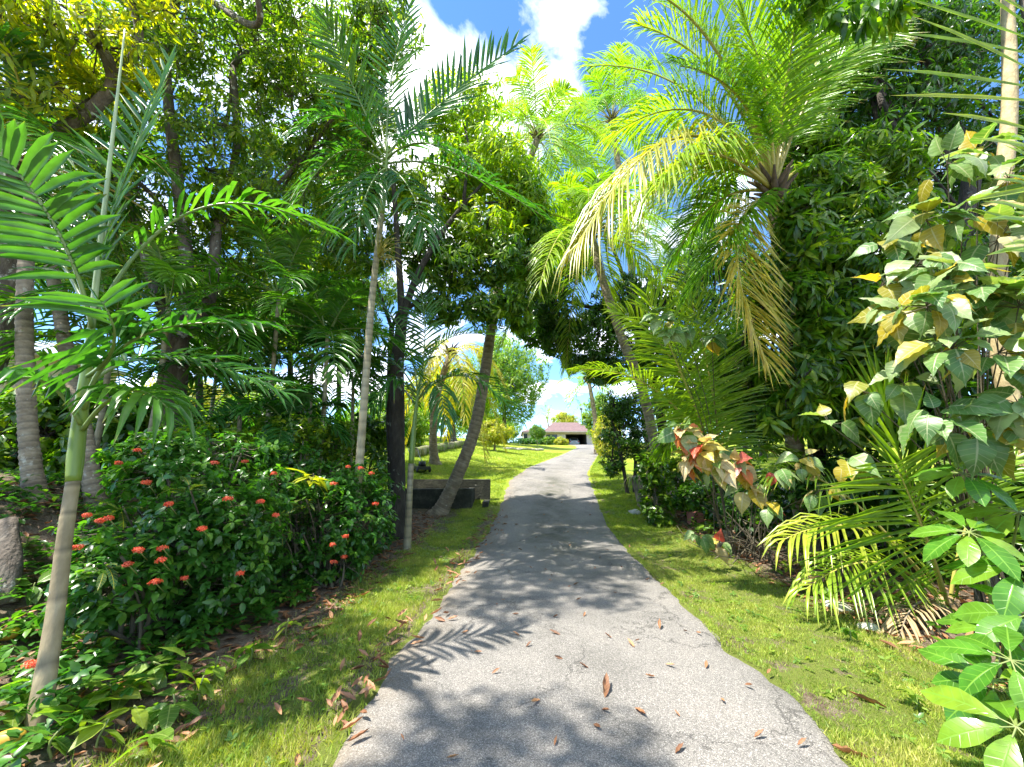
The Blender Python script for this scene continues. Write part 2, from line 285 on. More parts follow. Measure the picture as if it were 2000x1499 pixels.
# ------------------------------------------------------------------ mesh building
class MB:
    """gathers triangles (with a per-vertex 'lc' vector and a material slot) into one mesh"""
    def __init__(s): s.v, s.f, s.a, s.m, s.n = [], [], [], [], 0
    def add(s, v, f, a=None, mat=0):
        v = np.asarray(v, np.float32).reshape(-1, 3); f = np.asarray(f, np.int64).reshape(-1, 3)
        s.v.append(v); s.f.append(f + s.n); s.n += len(v)
        s.a.append(np.tile(np.float32((0, 0, .5)), (len(v), 1)) if a is None else np.asarray(a, np.float32)); s.m.append(np.full(len(f), mat, np.int32))
        return s
    def quads(s, v, q, mat=0):
        q = np.asarray(q).reshape(-1, 4); return s.add(v, np.concatenate([q[:, [0, 1, 2]], q[:, [0, 2, 3]]]), None, mat)
    def mesh(s, name, mats, off=(0, 0, 0), smooth=True):
        v = np.concatenate(s.v) - np.asarray(off, np.float32); f = np.concatenate(s.f); a = np.concatenate(s.a); m = np.concatenate(s.m)
        me = bpy.data.meshes.new(name)
        me.vertices.add(len(v)); me.vertices.foreach_set('co', v.astype(np.float32).ravel())
        me.loops.add(len(f) * 3); me.loops.foreach_set('vertex_index', f.astype(np.int32).ravel())
        me.polygons.add(len(f)); me.polygons.foreach_set('loop_start', np.arange(0, len(f) * 3, 3, dtype=np.int32))
        for k in ([mats] if isinstance(mats, str) else mats): me.materials.append(MATS[k])
        me.polygons.foreach_set('material_index', m)
        me.polygons.foreach_set('use_smooth', np.full(len(f), smooth))
        at = me.attributes.new('lc', 'FLOAT_VECTOR', 'POINT'); at.data.foreach_set('vector', a.ravel())
        me.update(calc_edges=True); return me
ORG = {}
def thing(name, label, cat, loc, group=None):
    o = bpy.data.objects.new(name, None); C.objects.link(o); o.location = tuple(float(q) for q in loc); o.empty_display_size = .2
    o['label'] = label; o['category'] = cat
    if group: o['group'] = group
    ORG[o.name] = np.asarray(loc, float); return o
def part(mb, name, mats, th, smooth=True, sub=None):
    o = bpy.data.objects.new(name, mb.mesh(name, mats, ORG[th.name], smooth)); C.objects.link(o); o.parent = sub or th; return o
def single(mb, name, mats, label, cat, loc, group=None, smooth=True):
    o = bpy.data.objects.new(name, mb.mesh(name, mats, loc, smooth)); C.objects.link(o); o.location = tuple(float(q) for q in loc)
    o['label'] = label; o['category'] = cat
    if group: o['group'] = group
    return o
def struct(mb, name, mats, kind='structure', label=None, cat=None, smooth=True):
    o = bpy.data.objects.new(name, mb.mesh(name, mats, (0, 0, 0), smooth)); C.objects.link(o); o['kind'] = kind
    if label: o['label'] = label; o['category'] = cat
    return o
def nrm(v):
    v = np.asarray(v, float); return v / np.maximum(np.linalg.norm(v, axis=-1, keepdims=True), 1e-9)
def spline(pts, n):
    p = np.asarray(pts, float); p = np.vstack([2 * p[0] - p[1], p, 2 * p[-1] - p[-2]])
    k = len(p) - 3; t = np.linspace(0, k, n); i = np.minimum(t.astype(int), k - 1); f = (t - i)[:, None]
    a, b, c, d = p[i], p[i + 1], p[i + 2], p[i + 3]
    return .5 * ((2 * b) + (c - a) * f + (2 * a - 5 * b + 4 * c - d) * f ** 2 + (3 * b - a - 3 * c + d) * f ** 3)
def tube(mb, pts, rad, sides=8, mat=0, wob=0., cap=True, rnd=.5):
    p = np.asarray(pts, float); n = len(p); rad = np.broadcast_to(np.asarray(rad, float), (n,))
    t = nrm(np.gradient(p, axis=0)); ref = np.array((1., 0, 0)) if abs(t[0][0]) < .8 else np.array((0, 1., 0))
    x = nrm(np.cross(t, ref)); y = np.cross(t, x)
    ang = np.linspace(0, 2 * np.pi, sides, endpoint=False)
    r = rad[:, None] * (1 + wob * (np.sin(ang * 3 + 1.3)[None] * np.sin(np.arange(n) * .9)[:, None] + .7 * np.sin(ang * 2 + np.arange(n)[:, None] * .31)))
    v = p[:, None] + r[..., None] * (np.cos(ang)[None, :, None] * x[:, None] + np.sin(ang)[None, :, None] * y[:, None])
    i, j = np.meshgrid(np.arange(n - 1), np.arange(sides), indexing='ij'); j2 = (j + 1) % sides
    q = np.stack([i * sides + j, i * sides + j2, (i + 1) * sides + j2, (i + 1) * sides + j], -1).reshape(-1, 4)
    f = np.concatenate([q[:, [0, 1, 2]], q[:, [0, 2, 3]]]); v = v.reshape(-1, 3)
    if cap:
        v = np.vstack([v, p[-1:], p[:1]]); m = n * sides; k = np.arange(sides); k2 = (k + 1) % sides
        f = np.concatenate([f, np.stack([(n - 1) * sides + k, (n - 1) * sides + k2, np.full(sides, m)], -1), np.stack([k2, k, np.full(sides, m + 1)], -1)])
    A = np.tile((.5, .5, .5), (len(v), 1)); A[:n * sides, 2] = np.repeat(np.broadcast_to(np.asarray(rnd, float), (n,)), sides)
    mb.add(v, f, A, mat); return mb
def box(mb, c, s, rz=0., mat=0, jit=0.):
    k = np.array([(a, b, d) for a in (-.5, .5) for b in (-.5, .5) for d in (-.5, .5)]) * np.asarray(s)
    if jit: k = k + rng.uniform(-jit, jit, k.shape)
    R = np.array(((math.cos(rz), -math.sin(rz), 0), (math.sin(rz), math.cos(rz), 0), (0, 0, 1)))
    mb.quads(k @ R.T + np.asarray(c), [(0, 1, 3, 2), (4, 6, 7, 5), (0, 4, 5, 1), (2, 3, 7, 6), (0, 2, 6, 4), (1, 5, 7, 3)], mat); return mb

# leaf shapes: along +Y, across X, face +Z, length 1
def leaf_shape(w, prof_, curl=.18, fold=.25, wave=0.):
    """prof_: half widths at equal steps between base and tip"""
    n = len(prof_) + 1; ts = np.arange(n + 1) / n
    mid = np.stack([0 * ts, ts, -curl * ts ** 2], -1)
    V = list(mid); A = [(0, t, 0) for t in ts]; F = []
    for s in (-1, 1):
        b0 = len(V)
        for i, p in enumerate(prof_):
            t = ts[i + 1]; V.append((s * p * w, t - .04, -curl * t * t + fold * p * w + wave * (1 if (i + (s > 0)) % 2 else -1) * w)); A.append((s, t, 0))
        for i in range(n):
            l0 = b0 + i - 1; l1 = b0 + i
            tri = []
            if i == 0: tri = [(i, i + 1, l1)]
            elif i == n - 1: tri = [(i, i + 1, l0)]
            else: tri = [(i, i + 1, l1), (i, l1, l0)]
            F += tri if s < 0 else [(a, c, b) for a, b, c in tri]
    return np.array(V, float), np.array(F), np.array(A, float)
SH = {
    'lance': leaf_shape(.125, (.85, .95), .30, .35),
    'lance_hi': leaf_shape(.125, (.62, 1., .95, .55), .35, .3, .08),
    'oval': leaf_shape(.24, (.95, .9), .2, .25),
    'oval_hi': leaf_shape(.24, (.7, 1., .95, .6), .22, .25, .05),
    'ovate': leaf_shape(.34, (.62, .90, 1., .99, .90, .75, .56, .34, .14), .46, .12, .05),
    'ovate_b': leaf_shape(.31, (.55, .86, 1., 1., .92, .78, .60, .38, .16), .20, .45, .07),
    'ovate_c': leaf_shape(.37, (.66, .92, 1., .97, .86, .72, .52, .32, .12), .65, -.10, .06),
    'paddle': leaf_shape(.22, (.22, .42, .66, .86, .98, 1., .90, .62), .36, .22, .04),
    'croton': leaf_shape(.17, (.6, .9, 1., .7), .35, .2, .08),
    'dry': leaf_shape(.14, (.5, .85, 1., .85, .5), -.30, .85, .16),
    'dry_lo': leaf_shape(.15, (.8, .8), -.22, .8, .2),
    'small': leaf_shape(.3, (1.,), .1, .3),
    'blade': (np.array([(-.5, 0, 0), (.5, 0, 0), (.1, 1, 0)], float), np.array([(0, 1, 2)]), np.array([(-1, 0, 0), (1, 0, 0), (0, 1, 0)], float)),
}
def frames(d, up):
    """rotation matrices whose Y axis is d and whose Z axis leans to up"""
    y = nrm(d); x = nrm(np.cross(y, up)); z = np.cross(x, y); return np.stack([x, y, z], -1)
def scatter(mb, shape, pos, R, scale, rnd, mat=0):
    V, F, A = SH[shape]; n = len(pos)
    if n == 0: return
    sc = np.asarray(scale, float); sc = sc[:, None, None] if sc.ndim == 1 else sc[:, None, :]
    v = np.einsum('nij,nvj->nvi', R, V[None] * sc) + pos[:, None]
    f = F[None] + (np.arange(n) * len(V))[:, None, None]
    a = np.repeat(A[None], n, 0); a[:, :, 2] = np.asarray(rnd)[:, None]
    mb.add(v.reshape(-1, 3), f.reshape(-1, 3), a.reshape(-1, 3), mat)
LEAFMESH = {}
def leaf_mesh(shape, mat, k):
    key = (shape, mat, k)
    if key not in LEAFMESH:
        V, F, A = SH[shape]; a = A.copy(); a[:, 2] = (k + .5) / 8
        LEAFMESH[key] = MB().add(V, F, a).mesh('leaf_' + mat, mat)
    return LEAFMESH[key]
def leaf_obj(name, shape, mat, pos, R, sc, rnd, th, sub=None):
    o = bpy.data.objects.new(name, leaf_mesh(shape, mat, int(min(7, max(0, rnd * 8))))); C.objects.link(o)
    M = Matrix(np.asarray(R).tolist()).to_4x4(); M.translation = Vector(np.asarray(pos) - ORG[th.name])
    s = (sc, sc, sc) if np.isscalar(sc) else tuple(sc)
    o.parent = sub or th; o.matrix_basis = M @ Matrix.Diagonal((*s, 1)); return o
def project(p):
    p = np.asarray(p, float).reshape(-1, 3) - np.array((0, 0, EYE))
    z = p[:, 1] * cp + p[:, 2] * sp; y = -p[:, 1] * sp + p[:, 2] * cp
    zz_ = np.maximum(z, .05); return 1000 + FPX * p[:, 0] / zz_, 749.5 - FPX * y / zz_, z
def foliage(th, shape, mat, pos, R, sc, rnd, n_single=0, hi=None, name='crown'):
    """the leaves that show largest become parts of their own, the rest one crown"""
    pos = np.asarray(pos); sc = np.asarray(sc, float)
    keep = np.ones(len(pos), bool)
    if n_single:
        x, y, z = project(pos); ok = (x > 10) & (x < 1990) & (y > 5) & (y < 1490) & (z > .3)
        size = np.where(ok, (sc if sc.ndim == 1 else sc[:, 1]) / np.maximum(z, .3), 0)
        idx = np.argsort(-size)[:n_single]; idx = idx[size[idx] > 0]
        for i in idx: leaf_obj('leaf', hi or shape, mat, pos[i], R[i], float(sc[i]) if sc.ndim == 1 else sc[i], float(rnd[i]), th)
        keep[idx] = False
    mb = MB(); scatter(mb, shape, pos[keep], R[keep], sc[keep], np.asarray(rnd)[keep])
    return part(mb, name, mat, th)

def ellipsoid_points(c, r, n, shell=.5, lump=.35):
    """points in a lumpy, gappy shell"""
    out_ = []
    while len(out_) < n:
        d = nrm(rng.normal(size=3)); k = shell + (1 - shell) * rng.random() ** .5
        nz_ = noise.noise(Vector(d * 2.1 + np.asarray(c) * .37)); k *= 1 + lump * nz_
        q = np.asarray(c) + d * k * np.asarray(r)
        if noise.noise(Vector(q * 1.15)) < -.18 and rng.random() < .85: continue
        out_.append(q)
    return np.array(out_)
def whorls(pts, centers, nleaf, size, droop=.55, el=(-.7, .6), svar=.25, upbias=.25):
    """leaf rosettes at shoot tips"""
    pts = np.asarray(pts); n = len(pts)
    ax = nrm(nrm(pts - centers) + rng.normal(size=(n, 3)) * .35 + np.array((0, 0, upbias)))
    ref = nrm(rng.normal(size=(n, 3))); u = nrm(np.cross(ax, ref)); v = np.cross(ax, u)
    m = nleaf; az = (np.arange(m) / m * 2 * np.pi * 2.618)[None] + rng.uniform(0, 6.28, (n, 1)) + rng.normal(size=(n, m)) * .25
    e = rng.uniform(el[0], el[1], (n, m))
    d = np.cos(e)[..., None] * (np.cos(az)[..., None] * u[:, None] + np.sin(az)[..., None] * v[:, None]) + np.sin(e)[..., None] * ax[:, None]
    d = nrm(d); d[..., 2] -= droop * rng.uniform(.4, 1.3, (n, m)); d = nrm(d).reshape(-1, 3)
    up = (np.repeat(ax[:, None], m, 1) + rng.normal(size=(n, m, 3)) * .3 + np.array((0, 0, .6))).reshape(-1, 3)
    p = np.repeat(pts[:, None], m, 1).reshape(-1, 3) + d * (size * .1) - np.repeat(ax[:, None], m, 1).reshape(-1, 3) * rng.uniform(0, size * .5, (n * m, 1))
    R = frames(d, up); s = size * rng.uniform(1 - svar, 1 + svar, n * m)
    base = np.repeat(rng.random(n) ** 1.2, m) * .75; r = np.clip(base + rng.normal(size=n * m) * .14 + .08, 0, .999)
    return p, R, s, r

def tree(name, label, cat, base, limbs, blobs, mat='mango_leaf', bark='mango_bark', leaf=.2, nleaf=9, shape='lance', droop=.55, single=0, hi='lance_hi', group=None, twigs=.35, wob=.06, el=(-.7, .6), shell=.45, collar=True):
    """limbs: list of (points, r0, r1); blobs: (centre, radii, rosettes, limb index to grow from)"""
    base = np.asarray(base, float); th = thing(name, label, cat, base, group)
    tr = MB()
    for i, (pts, r0, r1) in enumerate(limbs):
        p = spline(pts, max(6, 6 * len(pts))); k = np.linspace(0, 1, len(p)); r = r0 + (r1 - r0) * k ** .8
        if i == 0: r = r * (1 + .45 * np.exp(-k * 14))
        tube(tr, p, r, 10 if r0 > .06 else 6, wob=wob)
    part(tr, 'trunk', bark, th)
    br = MB(); PP, RR, SS, QQ = [], [], [], []
    for c, rad, n, li in blobs:
        c = np.asarray(c, float); rad = np.broadcast_to(np.asarray(rad, float), (3,))
        pts, r0, r1 = limbs[li]; a = np.asarray(pts[-1], float)
        tube(br, spline([a, (a + c) / 2 + rng.normal(size=3) * rad * .12, c], 8), np.linspace(max(r1, .02), .018, 8), 6)
        subs = c + nrm(rng.normal(size=(9, 3))) * rad * .55
        for s_ in subs: tube(br, spline([c, (c + s_) / 2 + rng.normal(size=3) * rad * .1, s_], 5), np.linspace(.022, .01, 5), 4, cap=False)
        q = ellipsoid_points(c, rad, n, shell)
        src = np.vstack([subs, c]); d = np.linalg.norm(q[:, None] - src[None], axis=2).argmin(1)
        for i in np.nonzero(rng.random(n) < twigs)[0]:
            s_ = src[d[i]]; tube(br, [s_, (s_ + q[i]) / 2 + rng.normal(size=3) * .08, q[i]], (.009, .007, .005), 3, cap=False)
        a_, b_, c_, d_ = whorls(q, c, nleaf, leaf, droop, el); PP.append(a_); RR.append(b_); SS.append(c_); QQ.append(d_)
    part(br, 'branches', 'twig' if bark != 'dark_bark' else 'dark_bark', th)['kind'] = 'stuff'
    foliage(th, shape, mat, np.vstack(PP), np.vstack(RR), np.concatenate(SS), np.concatenate(QQ), single, hi)
    return th

# ---- palms
def bez(a, b, c, n):
    t = np.linspace(0, 1, n)[:, None]; a, b, c = map(np.asarray, (a, b, c))
    b = 2 * b - .5 * (a + c)          # pass through b at t = .5
    return (1 - t) ** 2 * a + 2 * t * (1 - t) * b + t * t * c
def frond(th, pts, n, L, w, ang=58, droop=.35, vee=.35, mat='coconut_leaf', stem='petiole', r0=.022, bare=.16, up=(0, 0, 1), split=False, rbias=.4, tipang=25, name='frond', endlen=.45, jit=.10, seg=3):
    """rachis through three points with two rows of leaflets"""
    a, b, c = pts; rc = bez(a, b, c, 26); T = nrm(np.gradient(rc, axis=0)); up = np.asarray(up, float)
    mb = MB(); tube(mb, rc, np.linspace(r0, r0 * .22, 26), 6, 0)
    if split: fo = part(mb, name, [stem], th)
    rb = float(np.clip(rbias + rng.normal() * .08, 0, 1))
    for s in (-1, 1):
        for i in range(n):
            if rng.random() < .035: continue
            k = bare + (1 - bare) * (i + .5 + .25 * s * .5 + rng.normal() * .16) / n; k = min(max(k, bare), .999); q = k * 25; j = min(24, int(q)); f = q - j
            p = rc[j] * (1 - f) + rc[j + 1] * f; t = nrm(T[j] * (1 - f) + T[j + 1] * f)
            side = nrm(np.cross(t, up)) * s; nn = nrm(np.cross(side * s, t))
            kk = (k - bare) / (1 - bare); an = math.radians(ang + (tipang - ang) * kk ** 2.2) + rng.normal() * jit
            ll = L * (.62 + .38 * math.sin(min(1., kk * 2.2) * math.pi / 2)) * (1 - (1 - endlen) * max(0, (kk - .45) / .55) ** 1.6) * rng.uniform(.9, 1.06)
            d = nrm(side * math.sin(an) + t * math.cos(an) + nn * (vee + rng.normal() * jit))
            u = np.linspace(0, 1, seg + 1)[:, None]; dr = droop * rng.uniform(.7, 1.35)
            cl = p + d * ll * u * (1 - .25 * dr * u) + np.array((0, 0, -1.)) * dr * ll * u ** 2.1
            tt = nrm(np.gradient(cl, axis=0)); ws = nrm(np.cross(tt, nn)); nl = np.cross(ws, tt)
            wp = w * np.interp(u[:, 0], (0, .12, .5, .8, 1), (.45, .85, 1., .7, .05))[:, None]
            V = np.vstack([cl, cl + ws * wp + nl * wp * .55, cl - ws * wp + nl * wp * .55]); m = seg + 1; F = []
            for z in range(seg): F += [(z, z + 1, m + z + 1), (z, m + z + 1, m + z), (z, 2 * m + z + 1, z + 1), (z, 2 * m + z, 2 * m + z + 1)]
            A = np.zeros((3 * m, 3)); A[m:2 * m, 0] = 1; A[2 * m:, 0] = -1; A[:, 1] = np.tile(u[:, 0], 3); A[:, 2] = np.clip(rb + rng.normal() * .1 + .15 * kk, 0, .99)
            if split:
                part(MB().add(V, F, A), 'leaflet', mat, th, sub=fo)
            else: mb.add(V, F, A, 1)
    if split: return fo
    return part(mb, name, [stem, mat], th)
def ringed_trunk(th, pts, r0, r1, mat, ring=.11, flare=.5, sides=14, depth=.05, name='trunk'):
    L = sum(np.linalg.norm(np.subtract(pts[i + 1], pts[i])) for i in range(len(pts) - 1)); ns = 8 if ring > .2 else 4; n = max(12, int(L / ring * ns)); n = min(n, 300)
    p = spline(pts, n); k = np.linspace(0, 1, n); r = (r0 + (r1 - r0) * k) * (1 + flare * np.exp(-k * L / .35))
    pat = np.array((1 + depth, 1 - depth * .2, 1 - depth * .5, 1 - depth * .3)) if ns == 4 else np.array((1 + depth, 1 - depth * .3, 1, 1, 1, 1, 1, 1))
    tone = np.array((.62, .18, .45, .52)) if ns == 4 else np.array((.7, .1, .5, .52, .5, .48, .5, .55))
    ph = np.cumsum(rng.uniform(.85, 1.15, n)).astype(int) % ns; r = r * pat[ph]
    if depth > .03: r = r * (1 + .02 * np.sin(np.arange(n) * .37))
    return part(tube(MB(), p, r, sides, rnd=tone[ph]), name, mat, th)
def crown(th, c, n, L, leaf, w, el=(-.4, 1.2), az0=0., mat='coconut_leaf', stem='petiole', sag=.35, nl=34, az=(0, 6.283), **k):
    c = np.asarray(c, float)
    for i in range(n):
        a = az[0] + (az[1] - az[0]) * ((i * .618 + az0) % 1.0); e = el[1] + (el[0] - el[1]) * (i + .5) / n + rng.normal() * .08
        ll = L * rng.uniform(.88, 1.1); h = np.array((math.cos(a), math.sin(a), 0))
        d = h * math.cos(e) + np.array((0, 0, math.sin(e))); s_ = sag * rng.uniform(.7, 1.3) * (.4 + max(0., math.cos(e)))
        b = c + d * ll * .52 + np.array((0, 0, -1)) * ll * s_ * .22; t = c + d * ll * .92 + np.array((0, 0, -1)) * ll * s_
        frond(th, (c + h * .05, b, t), nl, leaf, w, mat=mat, stem=stem, up=nrm(np.array((0, 0, 1.)) + .01 * h - d * .3) if e < 1.1 else -h, **k)

# ================================================================== SETTING
def grid(xs, ys, z):
    X, Y = np.meshgrid(xs, ys); V = np.stack([X, Y, z(X, Y)], -1).reshape(-1, 3); nx = len(xs)
    i, j = np.meshgrid(np.arange(len(ys) - 1), np.arange(nx - 1), indexing='ij'); a = (i * nx + j).ravel()
    return V, np.stack([a, a + 1, a + nx + 1, a + nx], -1)
def soil_mask(x, y):
    dl = xl(y) - x; dr = x - xr(y)
    l = np.maximum(.46 + .54 * sm(.7, 1.3, dl), .80 * (1 - sm(.05, .5, dl))) * (1 - sm(10.5, 12.5, y)) * (dl > 0)
    r = (.34 + .66 * sm(1.2, 1.9, dr)) * (1 - sm(4.8, 6.0, dr) * sm(8, 10, y)) * (1 - sm(15, 18, y)) * (dr > 0)
    return np.clip(np.maximum(l, r) + .25 * (np.abs(dr) < .12), 0, 1)
xs = np.concatenate([np.linspace(-400, -45, 26)[:-1], np.linspace(-45, -9, 50)[:-1], np.linspace(-9, 9, 150)[:-1], np.linspace(9, 30, 50)[:-1], np.linspace(30, 400, 30)])
ys = np.concatenate([np.linspace(-60, -2, 14)[:-1], np.linspace(-2, 22, 190)[:-1], np.linspace(22, 75, 140)[:-1], np.linspace(75, 900, 40)])
V, Q = grid(xs, ys, H); mb = MB().quads(V, Q); go = struct(mb, 'ground', 'ground')
at = go.data.attributes.new('soil', 'FLOAT', 'POINT'); at.data.foreach_set('value', soil_mask(V[:, 0], V[:, 1]).astype(np.float32))
at = go.data.attributes.new('thatch', 'FLOAT', 'POINT'); at.data.foreach_set('value', (.8 * (1 - sm(9, 14, V[:, 1]))).astype(np.float32))

# driveway: a sheet a little above the ground, ragged at the rims, edges turned down
yy = np.concatenate([np.arange(-8, 20, .07), np.arange(20, 68, .25)]); rows = []; cols = 18; acr = []
for y in yy:
    n1_ = noise.noise(Vector((3.1, y * 1.6, 0))) * .08 + noise.noise(Vector((7.7, y * 6, 0))) * .05 + noise.noise(Vector((9.7, y * 15, 0))) * .02; n2_ = noise.noise(Vector((13.1, y * 1.6, 0))) * .07 + noise.noise(Vector((17.7, y * 6, 0))) * .045 + noise.noise(Vector((1.7, y * 15, 0))) * .02
    a, b = float(xl(y)) + n1_, float(xr(y)) + n2_
    for k in range(cols + 1):
        f = k / cols; x = a + (b - a) * f; z = float(H(x, y)) + .022 + .018 * math.sin(f * math.pi)
        if k in (0, cols): z -= .05
        rows.append((x, y, z))
        mid = math.exp(-((f - .52) / .17) ** 2) * float(sm(5, 8, y)) * (1 - .75 * float(sm(13, 17, y)))
        acr.append((f, .85 * mid, max(0, 1 - f / .16) * .8 * (1 - float(sm(16, 20, y)))))
i, j = np.meshgrid(np.arange(len(yy) - 1), np.arange(cols), indexing='ij'); a = (i * (cols + 1) + j).ravel()
mb = MB().quads(np.array(rows), np.stack([a, a + 1, a + cols + 2, a + cols + 1], -1)); ro = struct(mb, 'driveway', 'asphalt')
at = ro.data.attributes.new('across', 'FLOAT_VECTOR', 'POINT'); at.data.foreach_set('vector', np.array(acr, np.float32).ravel())

# ---- grass (nobody could count it)
def blades(n, xf, yr, hgt, wid, mat, name, label, dens=None, ypow=1.0, nseg=2):
    x, y, k = [], [], 0
    yv = yr[0] + (yr[1] - yr[0]) * rng.random(n * 3) ** ypow; u = rng.random(n * 3); lo, hi_ = xf(yv); xv = lo + (hi_ - lo) * u
    d = dens(xv, yv, u) if dens else np.ones(n * 3); cl = np.array([noise.noise(Vector((a * 2.2, b * 2.2, 5))) for a, b in zip(xv, yv)])
    keep = rng.random(n * 3) < d * np.clip(.75 + 1.3 * cl, .16, 1); xv, yv, cl = xv[keep][:n], yv[keep][:n], cl[keep][:n]
    m = len(xv); p = np.stack([xv, yv, H(xv, yv) - .005 + .024 * ((xv > xl(yv)) & (xv < xr(yv)))], -1)
    dd = nrm(np.stack([rng.normal(size=m) * .55, rng.normal(size=m) * .55, np.ones(m)], -1)); upv = nrm(rng.normal(size=(m, 3)) * np.array((1, 1, .2)))
    R = frames(dd, upv); h = hgt * rng.uniform(.5, 1.4, m) * (1 + .5 * cl); r = np.clip(.45 + .5 * cl + rng.normal(size=m) * .22, 0, .99)
    mb = MB(); sc = np.stack([np.full(m, wid) * rng.uniform(.6, 1.4, m), h, h], -1)
    scatter(mb, 'blade', p, R, sc, r); o = struct(mb, name, mat, 'stuff', label, 'grass'); return o
blades(150000, lambda y: (xr(y) - .10, xr(y) + 1.9), (1.2, 13), .034, .006, 'grass_dry', 'grass', 'short sunlit grass on the verge right of the driveway', lambda x, y, u: 1 - sm(.75, 1., u), 1.7)
blades(90000, lambda y: (xl(y) - 1.5, xl(y) + .08), (1.0, 12), .05, .007, 'grass_dry', 'grass', 'patchy grass on the verge left of the driveway', lambda x, y, u: sm(.05, .5, u) * (1 - .85 * sm(.70, .95, u)), 1.5)
blades(90000, lambda y: (xl(y) - 9 - .3 * (y - 12), xl(y) - .02), (11.5, 32), .075, .016, 'grass_blade', 'grass', 'mown lawn grass sloping up left of the driveway', None, 1.3)
blades(40000, lambda y: (xr(y), xr(y) + 1.6 + .0 * y), (9, 30), .06, .014, 'grass_blade', 'grass', 'mown grass strip beside the bend of the driveway', None, 1.2)

q = np.concatenate([np.stack([rng.uniform(.05, 1.7, 420), rng.uniform(1.5, 11, 420), np.ones(420)], -1), np.stack([rng.uniform(.15, 1.3, 520), rng.uniform(1.5, 10, 520), -np.ones(520)], -1)])
xx = np.where(q[:, 2] > 0, xr(q[:, 1]) + q[:, 0], xl(q[:, 1]) - q[:, 0]); p = np.stack([xx, q[:, 1], H(xx, q[:, 1]) + rng.uniform(.01, .035, len(q))], -1)
a_, b_, c_, d_ = whorls(p, p - np.array((0, 0, 1.)), 7, .038, .05, (-.1, .45), .45); mb = MB(); scatter(mb, 'oval', a_, b_, c_, d_)
struct(mb, 'weeds', 'seedling_leaf', 'stuff', 'tiny weeds scattered through both grass verges', 'weeds')
# ---- leaf litter lying as one mass on the soil under the plants
n = 4200; xv = np.concatenate([xl(4) - rng.uniform(.8, 6.0, n), rng.uniform(3.0, 7.5, n)]); yv = np.concatenate([rng.uniform(1.3, 10.5, n), rng.uniform(1.6, 12, n)])
ok = soil_mask(xv, yv) > .5; xv, yv = xv[ok], yv[ok]; m = len(xv)
p = np.stack([xv, yv, H(xv, yv) + .012], -1); az = rng.uniform(0, 6.28, m); d = np.stack([np.cos(az), np.sin(az), rng.normal(size=m) * .15], -1)
mb = MB(); scatter(mb, 'dry_lo', p, frames(d, np.array((0, 0, 1.)) + rng.normal(size=(m, 3)) * .25), rng.uniform(.06, .17, m), np.clip(rng.random(m) * 1.1, 0, .99))
struct(mb, 'leaf_litter', 'dry_leaf', 'stuff', 'brown leaf litter on the soil under the plants', 'leaves')
# weeds as low ground cover on the left bank
q = np.stack([rng.uniform(-7.5, -2.2, 2600), rng.uniform(1.8, 8.0, 2600)], -1); dl = xl(q[:, 1]) - q[:, 0]; cl = np.array([noise.noise(Vector((a * .9, b * .9, 2))) for a, b in q])
q = q[(dl > 1.45) & (cl > -.16)]; p = np.stack([q[:, 0], q[:, 1], H(q[:, 0], q[:, 1]) + rng.uniform(.04, .22, len(q))], -1)
a_, b_, c_, d_ = whorls(p, p - np.array((0, 0, 1.)), 7, .085, .15, (-.2, .6)); mb = MB(); scatter(mb, 'oval', a_, b_, c_, d_)
struct(mb, 'ground_cover', 'ixora_leaf', 'stuff', 'low leafy ground cover on the left bank', 'plants')
q = np.stack([rng.uniform(3.2, 8, 700), rng.uniform(2.0, 12.0, 700)], -1); dr = q[:, 0] - xr(q[:, 1]); q = q[dr > 1.7]; p = np.stack([q[:, 0], q[:, 1], H(q[:, 0], q[:, 1]) + rng.uniform(.04, .3, len(q))], -1)
a_, b_, c_, d_ = whorls(p, p - np.array((0, 0, 1.)), 7, .09, .15, (-.2, .6)); mb = MB(); scatter(mb, 'oval', a_, b_, c_, d_)
struct(mb, 'ground_cover', 'mango_leaf', 'stuff', 'low leafy ground cover under the right-hand plants', 'plants')

# ================================================================== HOUSE
HY = 67.0
def hx(px): return float(P(px, 858, HY)[0])
def hz(py): return float(P(1120, py, HY)[2])
g0 = hz(870.5) - .02
hb = thing('house', 'pinkish bungalow with maroon hip roof and open carport at the driveway end', 'house', (hx(1125), HY, g0))
wt = hz(846.5)
def wallseg(x0, x1, z0, z1, y0=HY, y1=None, mat='house_paint', name='wall', th=hb):
    y1 = y1 if y1 is not None else y0 + .25
    return part(box(MB(), ((x0 + x1) / 2, (y0 + y1) / 2, (z0 + z1) / 2), (x1 - x0, y1 - y0, z1 - z0)), name, mat, th, False)
xg0, xg1 = hx(1105), hx(1146)
wallseg(hx(1022), hx(1067), g0 - .6, wt); wallseg(hx(1088.5), xg0, g0 - .6, wt); wallseg(xg1, hx(1172), g0 - .6, wt)
wallseg(hx(1067), hx(1088.5), g0 - .6, hz(858)); wallseg(hx(1067), hx(1088.5), hz(849), wt, HY + .003); wallseg(xg0, xg1, hz(848.5), wt, HY + .003)
w_ = wallseg(hx(1067), hx(1088.5), hz(858), hz(849), HY + .15, HY + .19, 'window_glass', 'window')
wf = MB()
for k in range(4): box(wf, (hx(1067) + (hx(1088.5) - hx(1067)) * (k + .0) / 3, HY + .12, (hz(858) + hz(849)) / 2), (.07, .05, hz(849) - hz(858)))
part(wf, 'frame', 'garage_dark', hb, False, w_)
w2 = wallseg(hx(1023), hx(1030), hz(861), hz(847.5), HY - .04, HY - .01, 'window_glass', 'window')
